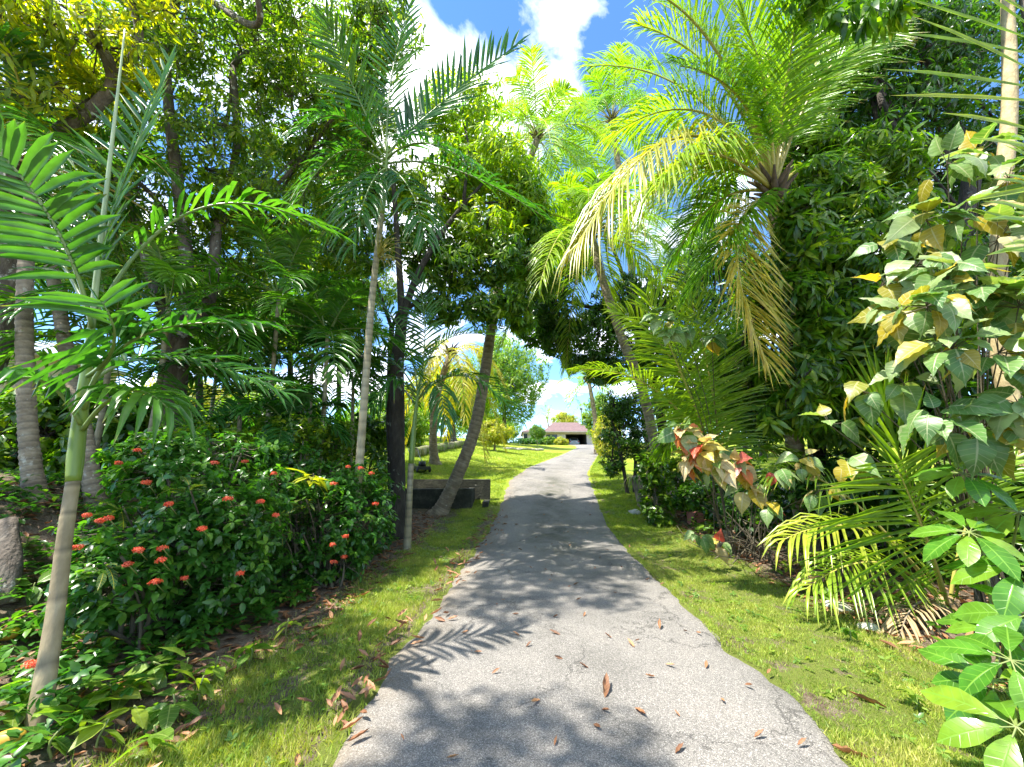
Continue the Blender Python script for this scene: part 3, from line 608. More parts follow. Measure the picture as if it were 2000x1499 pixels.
# carport inside
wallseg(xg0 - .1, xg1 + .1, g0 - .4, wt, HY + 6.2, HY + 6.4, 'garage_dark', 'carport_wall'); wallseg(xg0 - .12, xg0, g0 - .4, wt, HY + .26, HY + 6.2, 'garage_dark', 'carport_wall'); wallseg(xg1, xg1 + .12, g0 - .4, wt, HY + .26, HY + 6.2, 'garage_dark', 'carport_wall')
part(box(MB(), ((xg0 + xg1) / 2, HY + 3.2, g0 - .03), (xg1 - xg0 - .01, 6.2, .1)), 'carport_floor', 'limestone', hb, False)
wallseg(xg1 - .55, xg1 - .02, g0 + .02, hz(851), HY + 5.9, HY + 5.95, 'blue_door', 'door')
wallseg(hx(1022), hx(1172), g0 - .6, wt, HY + 9, HY + 9.25)
part(box(MB(), (hx(1022) + .12, HY + 4.6, (g0 + wt) / 2 - .3), (.24, 8.7, wt - g0 + .6)), 'wall', 'house_paint', hb, False)
part(box(MB(), (hx(1172) - .12, HY + 4.6, (g0 + wt) / 2 - .3), (.24, 8.7, wt - g0 + .6)), 'wall', 'house_paint', hb, False)
def hip(x0, x1, y0, y1, zb, zt, r0, r1, ym):
    m = MB(); t = .14
    v = [(x0, y0, zb), (x1, y0, zb), (x1, y1, zb), (x0, y1, zb), (r0, ym, zt), (r1, ym, zt), (x0, y0, zb - t), (x1, y0, zb - t), (x1, y1, zb - t), (x0, y1, zb - t)]
    m.add(v, [(0, 1, 5), (0, 5, 4), (2, 3, 4), (2, 4, 5), (1, 2, 5), (3, 0, 4), (0, 6, 7), (0, 7, 1), (1, 7, 8), (1, 8, 2), (2, 8, 9), (2, 9, 3), (3, 9, 6), (3, 6, 0), (6, 9, 8), (6, 8, 7)]); return m
ez = hz(843.5)
roof = part(hip(hx(1060), hx(1176), HY - .9, HY + 10, ez, ez + 2.1, hx(1073) + 1.2, hx(1120) + 1.5, HY + 4.6), 'roof', 'roof_shingle', hb, False)
part(hip(hx(1019), hx(1062), HY - .7, HY + 9.8, ez - .02, ez + 1.1, hx(1042), hx(1062), HY + 4.5), 'roof', 'roof_shingle', hb, False)
for k in range(7):       # shingle courses
    f = (k + .5) / 7; y = HY - .9 + 5.5 * f; z = ez + 2.1 * f; xa = hx(1060) + (hx(1073) + 1.2 - hx(1060)) * f; xb = hx(1176) + (hx(1120) + 1.5 - hx(1176)) * f
    part(box(MB(), ((xa + xb) / 2, y, z + .012), (xb - xa - .1, .06, .03)), 'shingle_course', 'roof_shingle', hb, False, roof)
part(box(MB(), ((hx(1022) + hx(1172)) / 2, HY - .62, ez - .24), (hx(1172) - hx(1022), .08, .18)), 'fascia', 'house_trim', hb, False)

part(box(MB(), ((hx(1060) + hx(1176)) / 2, HY - .98, ez - .10), (hx(1176) - hx(1060), .12, .10)), 'gutter', 'limestone', hb, False)
# white car in the carport, seen from behind
cxm, cy0 = (hx(1113) + hx(1135)) / 2, HY + 1.2; cw = 1.78
car = thing('parked_car', 'silver white car parked in the carport with its back outwards', 'car', (cxm, cy0, g0 + .02))
def carsec(y, w, z0, z1): return [(cxm - w / 2, y, z0), (cxm - w / 2 * 1.02, y, (z0 + z1) / 2), (cxm - w / 2 * .93, y, z1), (cxm + w / 2 * .93, y, z1), (cxm + w / 2 * 1.02, y, (z0 + z1) / 2), (cxm + w / 2, y, z0)]
def loft(secs, mats):
    m = MB(); v = np.array(secs); n_, k_ = v.shape[:2]; f = []
    for i in range(n_ - 1):
        for j in range(k_): f.append((i * k_ + j, i * k_ + (j + 1) % k_, (i + 1) * k_ + (j + 1) % k_, (i + 1) * k_ + j))
    m.quads(v.reshape(-1, 3), f)
    for e, fl in ((0, 1), (n_ - 1, -1)):
        m.add(v[e], [(0, i, i + 1)[::fl] for i in range(1, k_ - 1)])
    return m
zc = g0 + .02
part(loft([carsec(cy0, cw * .95, zc + .32, zc + .86), carsec(cy0 + .12, cw, zc + .24, zc + .93), carsec(cy0 + 1.2, cw, zc + .24, zc + .96), carsec(cy0 + 3.0, cw, zc + .24, zc + .92), carsec(cy0 + 4.0, cw * .96, zc + .26, zc + .78), carsec(cy0 + 4.2, cw * .9, zc + .32, zc + .66)], 0), 'body', 'car_paint', car)
part(loft([carsec(cy0 + .25, cw * .86, zc + .90, zc + .96), carsec(cy0 + .62, cw * .78, zc + .90, zc + 1.42), carsec(cy0 + 2.1, cw * .78, zc + .92, zc + 1.44), carsec(cy0 + 2.9, cw * .84, zc + .90, zc + .95)], 0), 'cabin', 'car_paint', car)
m = MB(); m.quads([(cxm - .62, cy0 + .23, zc + .98), (cxm + .62, cy0 + .23, zc + .98), (cxm + .54, cy0 + .53, zc + 1.36), (cxm - .54, cy0 + .53, zc + 1.36)], [(0, 1, 2, 3)]); part(m, 'rear_window', 'window_glass', car, False)
for s in (-1, 1):
    part(box(MB(), (cxm + s * .70, cy0 + .0, zc + .74), (.26, .08, .16)), 'tail_light', 'lamp_red', car, False)
    for yw in (.75, 3.35):
        wl = MB(); a = np.linspace(0, 2 * np.pi, 21)
        tube(wl, [(cxm + s * (cw / 2 - .2), cy0 + yw, zc + .31), (cxm + s * (cw / 2 + .015), cy0 + yw, zc + .31)], (.31, .31), 20); part(wl, 'wheel', 'rubber', car)
part(box(MB(), (cxm, cy0 - .02, zc + .42), (cw * .9, .12, .16)), 'bumper', 'car_paint', car, False)
part(box(MB(), (cxm, cy0 - .03, zc + .66), (.46, .03, .13)), 'number_plate', 'house_trim', car, False)

# pale building at the far left behind the trunks
bc = P(8, 700, 11.0); bg_ = float(H(bc[0] - 1.8, 12.5))
bd = thing('outbuilding', 'pale plastered outbuilding corner beyond the grey palm trunks', 'building', (bc[0] - 1.8, 12.5, bg_))
part(box(MB(), (bc[0] - 1.9, 12.5, bg_ + 1.1), (4.2, 3.2, 3.0)), 'wall', 'plaster', bd, False)
part(box(MB(), (bc[0] - 1.9, 12.5, bg_ + 2.67), (4.7, 3.7, .14)), 'roof', 'limestone', bd, False)
part(box(MB(), (bc[0] - 1.5, 10.88, bg_ + 1.2), (.9, .06, .9)), 'window', 'window_glass', bd, False)

# ================================================================== WALLS, PLANTER, SMALL THINGS
def stone_wall(label, a, b, h, depth, size, mat, cat='wall'):
    a, b = np.asarray(a, float), np.asarray(b, float); th = thing('stone_wall', label, cat, onG(*((a + b)[:2] / 2)))
    L = np.linalg.norm((b - a)[:2]); d = (b - a)[:2] / L; rz = math.atan2(d[1], d[0]); rows = max(1, round(h / size)); t0 = 0; cnt = 0
    core = MB(); nseg = max(2, int(L / .6))
    for i in range(nseg):
        c = a[:2] + (b - a)[:2] * (i + .5) / nseg; box(core, (c[0], c[1], float(H(*c)) + h * .44), (L / nseg + .001, depth * .7, h * .9), rz)
    part(core, 'mortar_core', mat, th, False)
    for r in range(rows):
        x = -size * .5 * (r % 2) * rng.uniform(.6, 1.2)
        while x < L and cnt < 290:
            w = size * rng.uniform(.8, 1.7); xm = x + w / 2
            if 0 < xm < L:
                c = a[:2] + d * xm; hh = h / rows * rng.uniform(.86, 1.0)
                v = np.array([(i, j, k) for i in (-.5, .5) for j in (-.5, .5) for k in (-.5, .5)]) * (w * .95, depth * rng.uniform(.95, 1.15), hh) + rng.normal(size=(8, 3)) * size * .055
                ctr = v.mean(0); f6 = [(0, 1, 3, 2), (4, 6, 7, 5), (0, 4, 5, 1), (2, 3, 7, 6), (0, 2, 6, 4), (1, 5, 7, 3)]
                fc = np.array([v[list(q_)].mean(0) for q_ in f6]); fc = ctr + (fc - ctr) * 1.13; vv = np.vstack([v, fc]); F = []
                for q_i, q_ in enumerate(f6):
                    for e in range(4): F.append((q_[e], q_[(e + 1) % 4], 8 + q_i))
                Rm = np.array(((math.cos(rz), -math.sin(rz), 0), (math.sin(rz), math.cos(rz), 0), (0, 0, 1)))
                part(MB().add(vv @ Rm.T + np.array((c[0], c[1], float(H(*c)) + h / rows * (r + .5))), F), 'stone', mat, th, True); cnt += 1
            x += w
    return th
stone_wall('mossy dark rubble stone wall behind the grey palm trunks', P(-40, 900, 7.6), P(330, 900, 9.6), .8, .35, .3, 'mossy_stone')
A_, B_ = G(806, 893), G(900, 872); stone_wall('low grassy stone edging terracing the left lawn', A_, B_, .42, .3, .38, 'lawn_stone')
A_, B_ = G(985, 877.5), G(1058, 880); stone_wall('thin pale stone border on the lawn before the hedge', A_, B_, .14, .25, .5, 'limestone')

pl = G(880, 985); py0 = 11.4
def bx_(px, py): return P(px, py, py0)
plz = float(H(-1.2, 11.4)) - .1
pt = thing('concrete_trough', 'dark mossy concrete trough with a higher back wall under the leaning trunk', 'trough', (float(P(880, 960, 11.6)[0]), 11.6, plz))
xa, xb = float(P(800, 950, 11.7)[0]), float(P(956, 950, 11.7)[0]); zt = float(P(880, 938, 11.7)[2])
part(box(MB(), ((xa + xb) / 2, 12.1, (plz + zt) / 2 - .05), (xb - xa, .2, zt - plz + .1), jit=.012), 'back_wall', 'mossy_concrete', pt, False)
xf = float(P(922, 960, 11.1)[0]); zf = float(P(880, 955, 11.1)[2])
part(box(MB(), ((xa + xf) / 2, 11.1, (plz + zf) / 2 - .1), (xf - xa, .16, zf - plz + .2), jit=.012), 'front_wall', 'mossy_concrete', pt, False)
part(box(MB(), (xf - .08, 11.56, (plz + zf) / 2 - .1), (.16, .76, zf - plz + .18), jit=.01), 'end_wall', 'mossy_concrete', pt, False)
part(box(MB(), (xb - .09, 11.6, (plz + zf) / 2 - .22), (.17, .8, (zf - plz) * .5), jit=.01), 'step', 'mossy_concrete', pt, False)
part(box(MB(), ((xa + xf) / 2, 11.56, zf - .16), (xf - xa - .2, .7, .05)), 'soil', 'twig', pt, False)

# lawn mower behind the slim palm
mo = GX(822, 15.5); mz = mo[2]; mw = thing('lawn_mower', 'black push lawn mower standing on the shaded lawn', 'lawn mower', mo)
part(box(MB(), mo + (0, 0, .17), (.5, .7, .13), .5, jit=.02), 'deck', 'mower_black', mw, False)
e_ = MB(); tube(e_, [mo + (0, .05, .23), mo + (0, .05, .42)], (.15, .13), 14); part(e_, 'engine', 'mower_black', mw)
for sx_ in (-1, 1):
    for sy_ in (-1, 1):
        c = mo + (.24 * sx_ * .88 - .28 * sy_ * .48, .24 * sx_ * .48 + .28 * sy_ * .88, .1); m = MB(); tube(m, [c - (.02, .012, 0), c + (.02, .012, 0)], (.1, .1), 14); part(m, 'wheel', 'rubber', mw)
for s in (-1, 1):
    m = MB(); tube(m, [mo + (.2 * s - .1, .25, .22), mo + (.2 * s - .45, .62, .62), mo + (.2 * s - .62, .9, .98)], .014, 6); part(m, 'handle', 'mower_metal', mw)
m = MB(); tube(m, [mo + (-.82, .9, .98), mo + (-.42, .9, .98)], .016, 6); part(m, 'handle_grip', 'rubber', mw)

# weathered post with an air plant, red block, pot, fallen fruit, rocks
pb = GX(1253, 11.3); p0 = thing('wooden_post', 'weathered leaning wooden stump post on the right verge', 'post', pb)
m = MB(); tube(m, spline([pb - (0, 0, .1), pb + (-.05, 0, .35), pb + (-.22, .02, .82)], 12), np.linspace(.16, .12, 12), 11, wob=.12); part(m, 'trunk', 'wood_post', p0)
at_ = pb + (-.22, .02, .80); ap = thing('air_plant', 'spiky grey green air plant drooping from the top of the stump post', 'plant', at_)
for k in range(46):
    a = rng.uniform(0, 6.28); l = rng.uniform(.25, .6); hd = np.array((math.cos(a), math.sin(a), 0)); q = at_ + hd * .06
    cl = np.array([q + hd * l * u * .55 + np.array((0, 0, .35 * l * u - .95 * l * u * u)) for u in np.linspace(0, 1, 5)]); sd = np.cross(hd, (0, 0, 1)); wv = np.array((.014, .014, .011, .007, .001))[:, None] * sd
    part(MB().add(np.vstack([cl + wv, cl - wv]), [f for i in range(4) for f in ((i, i + 1, 5 + i), (i + 1, 6 + i, 5 + i))], np.tile((.5, .5, rng.random()), (10, 1))), 'leaf', 'seedling_leaf' if k % 3 else 'dry_frond', ap)
rb = GX(1352, 9.6); m = box(MB(), (0, 0, .12), (.26, .24, .3), .2, jit=.02); m.v = [v + rb.astype(np.float32) for v in m.v]
single(m, 'concrete_block', 'red_block', 'faded red concrete block lying under the copperleaf shrub', 'block', rb, smooth=False)
for k, (px, py, lab) in enumerate(((12, 1252, 'ripe yellow mango lying on the litter by the bank'), (10, 1470, 'bruised yellow mango lying at the foot of the near palm'))):
    g = G(px, py); m = MB(); t_ = np.linspace(-1, 1, 9); tube(m, np.stack([g[0] + t_ * .075, np.full(9, g[1]) + t_ * .02, np.full(9, g[2] + .045)], -1), .052 * np.sqrt(np.maximum(.02, 1 - t_ ** 2 * .97)), 12)
    single(m, 'mango_fruit', 'fruit_skin', lab, 'fruit', g)
for k, (px, py, s_, lab) in enumerate(((1640, 1190, .14, 'small pale limestone rock beside the young coconut palm'), (1700, 1230, .10, 'chipped limestone lump in the litter by the umbrella plant'), (1372, 1022, .12, 'grey limestone rock at the shrub edge of the right verge'), (1240, 1003, .17, 'flat pale rock at the foot of the stump post'))):
    g = G(px, py); v = nrm(rng.normal(size=(40, 3))); import bmesh
    bm = bmesh.new(); bmesh.ops.create_icosphere(bm, subdivisions=2, radius=s_)
    vv = np.array([v_.co * (1 + .35 * noise.noise(v_.co * 9 + Vector((k, 0, 0)))) for v_ in bm.verts]) * (1, 1, .6) + g; ff = np.array([[q.index for q in f.verts] for f in bm.faces]); bm.free()
    single(MB().add(vv, ff), 'rock', 'limestone', lab, 'rock', g)

# fallen leaves on the driveway, each a thing
def fallen(p, size, label, group, mat='dry_leaf', rnd=None):
    az = rng.uniform(0, 6.28); d = np.array((math.cos(az), math.sin(az), rng.normal() * .08)); R = frames(d[None], (np.array((0, 0, 1.)) + rng.normal(size=3) * .3)[None])[0]
    o = bpy.data.objects.new('fallen_leaf', leaf_mesh('dry', mat, int(rng.integers(0, 8)))); C.objects.link(o)
    M = Matrix(R.tolist()).to_4x4(); M.translation = Vector(p + np.array((0, 0, .006))); o.matrix_basis = M @ Matrix.Diagonal((size, size, size * rng.uniform(.6, 1.5), 1))
    o['label'] = label; o['category'] = 'leaf'; o['group'] = group
def roadp(px, py):
    g = G(px, py); g[2] = float(H(g[0], g[1])) + .036; return g
for px, py, s_ in [(1240, 1398, .17), (1055, 1382, .13), (1300, 1310, .12), (1240, 1275, .15), (1095, 1250, .15), (1015, 1252, .11), (1100, 1300, .1), (1160, 1430, .11), (1290, 1240, .16), (1475, 1462, .11), (1455, 1350, .1), (1380, 1318, .12), (1360, 1245, .1), (1335, 1242, .1), (1175, 1402, .1), (1150, 1318, .1), (1027, 1275, .1), (1320, 1490, .12), (1500, 1330, .1), (1140, 1215, .1), (1125, 1180, .1), (1290, 1150, .12), (1260, 1140, .1), (1120, 1150, .12), (1080, 1215, .1), (960, 1330, .1), (900, 1247, .12), (1000, 1208, .13), (1190, 1080, .1), (1230, 1075, .14), (1215, 1115, .12), (985, 1090, .1), (1020, 1080, .11), (1320, 1160, .1), (1345, 1175, .1), (1410, 1380, .1), (1560, 1475, .1), (1205, 1165, .1), (1075, 1130, .1), (1045, 1055, .1), (1010, 1030, .1), (1110, 1045, .1), (1150, 1010, .1), (1060, 1010, .1), (1095, 985, .1)]:
    fallen(roadp(px, py), s_ * .72, 'single dry brown mango leaf lying on the driveway asphalt', 'dry leaves scattered on the driveway')
for k in range(45):
    y = 2.2 + 12 * rng.random() ** 1.2; x = float(xl(y)) + rng.uniform(.25, 2.8); fallen(onG(x, y, .04), rng.uniform(.035, .075), 'single dry brown mango leaf lying on the driveway asphalt', 'dry leaves scattered on the driveway')
fallen(roadp(1182, 1378), .19, 'largest curled dry leaf lying alone on the driveway asphalt', 'dry leaves scattered on the driveway')
for px, py in ((1735, 1388), (1700, 1485)): fallen(G(px, py), .20, 'long dry leaf lying on the grass of the right verge', 'dry leaves on the right verge')
for k in range(210):
    y = 2.2 + 8.5 * rng.random(); x = float(xl(y)) + rng.normal() * .16 + .04 - .1 * (y < 4)
    if noise.noise(Vector((y * .9, 3, 1))) < -.15 and rng.random() < .8: continue
    fallen(onG(x, y, .03 + rng.uniform(0, .03)), rng.uniform(.07, .14), 'dry brown leaf heaped along the left rim of the driveway', 'dry leaves along the driveway rim')

# ================================================================== LEFT PLANTS
def px3(pts): return [P(*q) for q in pts]
# --- near slim palm at the left edge
b0 = G(75, 1420)
nr = [b0 - (0, 0, .1)] + px3([(108, 1200, 2.82), (128, 1040, 2.84), (143, 940, 2.85)])
t1 = thing('slim_palm', 'slim palm with tan ringed trunk, green crownshaft and long spear leaf beside the flowering shrub', 'palm tree', b0)
ringed_trunk(t1, nr, .043, .038, 'palm_ringed', .30, .45, 20, .028)
cs = px3([(143, 941, 2.85), (150, 870, 2.86), (160, 790, 2.86), (172, 700, 2.86), (182, 610, 2.86)])
m = MB(); tube(m, spline(cs, 24), np.interp(np.linspace(0, 1, 24), (0, .15, .5, 1), (.041, .047, .040, .020)), 18); part(m, 'crownshaft', 'crownshaft', t1)
m = MB(); tube(m, spline(px3([(178, 640, 2.85), (205, 400, 2.84), (228, 200, 2.84), (244, 58, 2.85)]), 20), np.linspace(.022, .006, 20), 10); part(m, 'spear_leaf', 'spear_skin', t1)
for k, (pts, n_, L_, w_, kw) in enumerate([
    (((182, 640, 2.86), (228, 390, 2.95), (338, 125, 3.2)), 30, .62, .020, dict(droop=.12, up=(-.1, -1, .3), ang=48)),
    (((180, 640, 2.84), (95, 420, 2.5), (-70, 240, 2.2)), 20, .58, .034, dict(droop=.25, up=(.3, -1, .5), ang=70)),
    (((172, 735, 2.84), (222, 672, 2.55), (196, 586, 2.36)), 15, .62, .024, dict(droop=.15, up=(.1, -.75, .65), ang=75, tipang=55, vee=.15)),
    (((188, 620, 2.86), (400, 405, 3.05), (655, 460, 3.4)), 28, .58, .026, dict(droop=.35, up=(-.2, -.4, 1), vee=.3)),
    (((165, 800, 2.84), (280, 655, 2.75), (520, 640, 2.95)), 22, .62, .030, dict(droop=.4, up=(0, -.3, 1))),
    (((158, 830, 2.84), (70, 740, 2.6), (-60, 790, 2.4)), 16, .55, .028, dict(droop=.6, up=(0, -.2, 1))),
    (((162, 840, 2.84), (245, 765, 2.7), (330, 800, 2.65)), 13, .50, .026, dict(droop=.75, up=(0, -.2, 1))),
    (((182, 640, 2.9), (70, 470, 3.4), (-60, 480, 3.8)), 24, .6, .022, dict(droop=.3, up=(0, -.3, 1))),
    (((168, 760, 2.9), (330, 700, 3.3), (560, 770, 3.7)), 26, .6, .022, dict(droop=.3, up=(0, -.5, 1))),
]):
    frond(t1, px3(pts), n_, L_, w_, mat='palm_leaf', stem='petiole_green', r0=.017, split=True, rbias=(.45, .55, .4, .5, .2, .3, .5, .25, .4)[k], bare=.2, **kw)

def manila(label, trunk, shaft, fronds, r0, r1, matt, rbias=.4, L=.75, w=.026, n_=26, ring=.14, split=()):
    th = thing('slim_palm', label, 'palm tree', trunk[0]); tr_ = [np.asarray(trunk[0]) - (0, 0, .1)] + list(trunk[1:])
    ringed_trunk(th, tr_, r0, r1, matt, ring, .4, 14, .035)
    m = MB(); tube(m, spline(shaft, 16), np.interp(np.linspace(0, 1, 16), (0, .2, .6, 1), (r1, r1 * 1.12, r1 * .8, r1 * .35)), 12); part(m, 'crownshaft', 'crownshaft', th)
    for fi, (pts, kw) in enumerate(fronds):
        k = dict(split=fi in split, droop=.35, up=(0, -.3, 1), L=L, w=w, n=n_); k.update(kw); nn = k.pop('n'); LL = k.pop('L'); ww = k.pop('w')
        frond(th, px3(pts), nn, LL, ww, mat='palm_leaf', stem='petiole_green', r0=.02, bare=.18, rbias=rbias, **k)
    return th
b5 = GX(700, 6.0)
t5 = manila('tall slim palm with pale ringed trunk rising through the left trees', [b5] + px3([(713, 760, 6.0), (727, 580, 6.0), (745, 420, 6.0)]), px3([(745, 420, 6.0), (752, 350, 6.0), (757, 290, 6.0)]), [
    (((757, 300, 6), (850, 212, 5.9), (1003, 95, 5.8)), dict(up=(.25, -1, .45), L=.95, n=30, droop=.08, ang=55, w=.034)),
    (((754, 300, 6), (690, 170, 5.8), (640, 40, 5.5)), dict(up=(-.3, -1, .3), droop=.15, L=.85, w=.03)),
    (((756, 300, 6), (765, 150, 6.1), (800, 10, 6.2)), dict(up=(0, -1, .2), droop=.15, L=.85)),
    (((758, 320, 6), (890, 332, 5.6), (1070, 430, 5.3)), dict(droop=.4, L=.85, n=28)),
    (((752, 320, 6), (660, 300, 5.8), (570, 420, 5.6)), dict(droop=.4)),
    (((754, 330, 6), (700, 340, 6.4), (640, 470, 6.8)), dict(droop=.4)),
    (((758, 330, 6), (800, 370, 5.5), (830, 470, 5.2)), dict(droop=.6, n=20)),
    (((756, 310, 6), (730, 180, 6.8), (700, 70, 7.6)), dict(droop=.2)),
    (((756, 310, 6), (820, 240, 6.8), (900, 210, 7.6)), dict(droop=.3)),
    (((754, 315, 6), (670, 230, 5.4), (590, 260, 5.0)), dict(droop=.4)), (((757, 310, 6), (830, 280, 5.3), (930, 330, 4.9)), dict(droop=.45)), (((754, 330, 6), (720, 370, 5.5), (690, 480, 5.3)), dict(droop=.6, n=20)),
], .062, .050, 'palm_pale', .35, split=(0, 1, 3, 4))
m = MB(); i0 = P(737, 505, 6.0)
for k in range(26):
    d = nrm(np.array((rng.uniform(.1, 1), rng.uniform(-.7, .4), rng.uniform(-.4, .6)))); e_ = i0 + d * rng.uniform(.3, .75); tube(m, spline([i0, (i0 + e_) / 2 + (0, 0, .08), e_ - (0, 0, .1)], 6), np.linspace(.012, .004, 6), 4, rnd=.5)
part(m, 'flower_stalk', 'petiole', t5)
b7 = G(795, 1075)
manila('small slim palm with bent green crownshaft next to the dark mango trunk', [b7] + px3([(799, 985, b7[1]), (803, 905, b7[1])]), px3([(803, 906, b7[1]), (808, 840, b7[1]), (818, 750, b7[1])]), [
    (((818, 770, 7.9), (860, 672, 7.8), (955, 655, 7.6)), dict(droop=.25, L=.7)), (((818, 780, 7.9), (905, 735, 7.6), (1012, 815, 7.3)), dict(droop=.3, L=.85, n=30)),
    (((815, 770, 7.9), (740, 690, 7.7), (630, 700, 7.5)), dict(droop=.35)), (((815, 760, 7.9), (780, 640, 7.9), (700, 560, 7.8)), dict(droop=.3)),
    (((818, 760, 7.9), (830, 640, 8.1), (815, 540, 8.3)), dict(up=(0, -1, .3), droop=.2)), (((814, 780, 7.9), (770, 740, 7.5), (730, 790, 7.2)), dict(droop=.6, n=18)), (((818, 780, 7.9), (850, 750, 7.4), (870, 830, 7.0)), dict(droop=.7, n=16, L=.6)),
], .060, .052, 'palm_pale', .3, split=(0, 1))
# a clump of dark slim palms behind the shrub
for k, (px, py, Y, lab) in enumerate(((470, 760, 7.6, 'leafy dark slim palm growing between the big left tree and the flowering shrub'), (610, 700, 8.6, 'dark slim palm crowded behind the flowering shrub and the tall pale trunk'), (560, 830, 7.0, 'low young slim palm spreading just behind the flowering shrub'), (690, 740, 9.2, 'dark slim palm with wide fronds right behind the tall pale trunk'), (430, 650, 9.4, 'dark slim palm half hidden behind the big forked tree'), (530, 640, 10.2, 'tall dark slim palm at the back of the crowded group'), (330, 600, 6.3, 'feathery slim palm in front of the forked trunk'), (545, 575, 7.3, 'feathery slim palm spreading before the slender dark tree'), (640, 650, 7.6, 'feathery slim palm touching the tall pale trunk'), (215, 690, 6.2, 'feathery slim palm between the leaning grey trunk and the forked trunk'))):
    c = P(px, py, Y); b = onG(c[0] + .1, Y); th = thing('slim_palm', lab, 'palm tree', b); ringed_trunk(th, [b - (0, 0, .1), (b + c) / 2 + (.05, 0, 0), c], .045, .038, 'palm_pale', .14, .3, 10, .03)
    crown(th, c, 12, 1.3 if k == 2 else 2.0, .45 if k == 2 else .65, .028, (-.2, 1.25), .13 * k, 'palm_leaf', 'petiole_green', .35, 26, droop=.35, rbias=.3 if k < 6 else .6, r0=.014)

# --- two grey coconut trunks at the far left
def sheath(th, c, r):
    m = MB(); c = np.asarray(c, float)
    for k in range(14):
        a = k * 2.4; h = np.array((math.cos(a), math.sin(a), 0)); q = c + h * r * .6 - np.array((0, 0, r * 1.6 - .03 * k)); tube(m, spline([q, q + h * r * .9 + (0, 0, r * 1.2), q + h * r * 2.2 + (0, 0, r * 2.4)], 5), np.array((.5, .42, .32, .22, .12)) * r, 6, rnd=rng.uniform(.2, .7))
    part(m, 'leaf_bases', 'fibre', th)
def coco(label, trunk, r0, r1, cr_, bark='coconut_bark', flare=.6, **k):
    th = thing('coconut_palm', label, 'palm tree', trunk[0]); ringed_trunk(th, [np.asarray(trunk[0]) - (0, 0, .12)] + list(trunk[1:]), r0, r1, bark, .10, flare, 14, .05)
    if cr_: crown(th, trunk[-1], **cr_)
    sheath(th, trunk[-1], r1)
    return th
ta = [onG(*P(80, 960, 4.9)[:2])] + px3([(58, 880, 4.9), (50, 740, 4.9), (48, 600, 4.9), (55, 450, 5.0), (70, 320, 5.2)])
coco('straight grey coconut trunk at the bank with flared foot', ta, .092, .074, dict(n=11, L=2.6, leaf=.75, w=.022, el=(-.3, 1.2), az0=.2, mat='palm_leaf', sag=.4, nl=36, droop=.4, rbias=.4))
tb = [onG(*P(205, 950, 5.3)[:2])] + px3([(165, 850, 5.3), (140, 740, 5.4), (122, 640, 5.5), (95, 500, 5.8), (60, 380, 6.2)])
coco('ringed grey coconut trunk leaning left behind the near slim palm', tb, .09, .074, dict(n=11, L=2.7, leaf=.75, w=.022, el=(-.4, 1.2), az0=.7, mat='palm_leaf', sag=.45, nl=36, droop=.4, rbias=.35))
# grey lichen log at the left border
lg = G(5, 1160); th = thing('tree_stump', 'grey lichen covered stump at the left bank foot', 'stump', lg); m = MB(); tube(m, spline([lg + (.12, -.05, -.1), lg + (0, 0, .25), lg + (-.25, .1, .6)], 12), np.linspace(.085, .06, 12), 12, wob=.1); part(m, 'trunk', 'mango_bark', th)

# --- the big lichen-barked tree on the left
b3 = onG(*P(325, 900, 6.8)[:2])
L3 = [([b3 - (0, 0, .1)] + px3([(338, 780, 6.8), (348, 660, 6.8)]), .20, .17),
      (px3([(348, 665, 6.8), (308, 575, 6.7), (275, 470, 6.6), (235, 330, 6.4)]), .12, .06), (px3([(350, 665, 6.8), (408, 590, 6.9), (425, 440, 7.0), (462, 290, 7.0), (455, 130, 7.0)]), .13, .06),
      (px3([(350, 670, 6.8), (365, 520, 6.7), (335, 260, 6.5), (325, 90, 6.3), (355, -40, 6.2)]), .13, .07), (px3([(330, 110, 6.3), (270, 40, 6.0), (215, -60, 5.8)]), .07, .05), (px3([(425, 440, 7.0), (520, 380, 7.5), (600, 300, 7.9)]), .06, .035), ([P(355, -40, 6.2), np.array((-4.6, 5.4, 9.3)), np.array((-4.4, 4.8, 9.9))], .07, .04)]
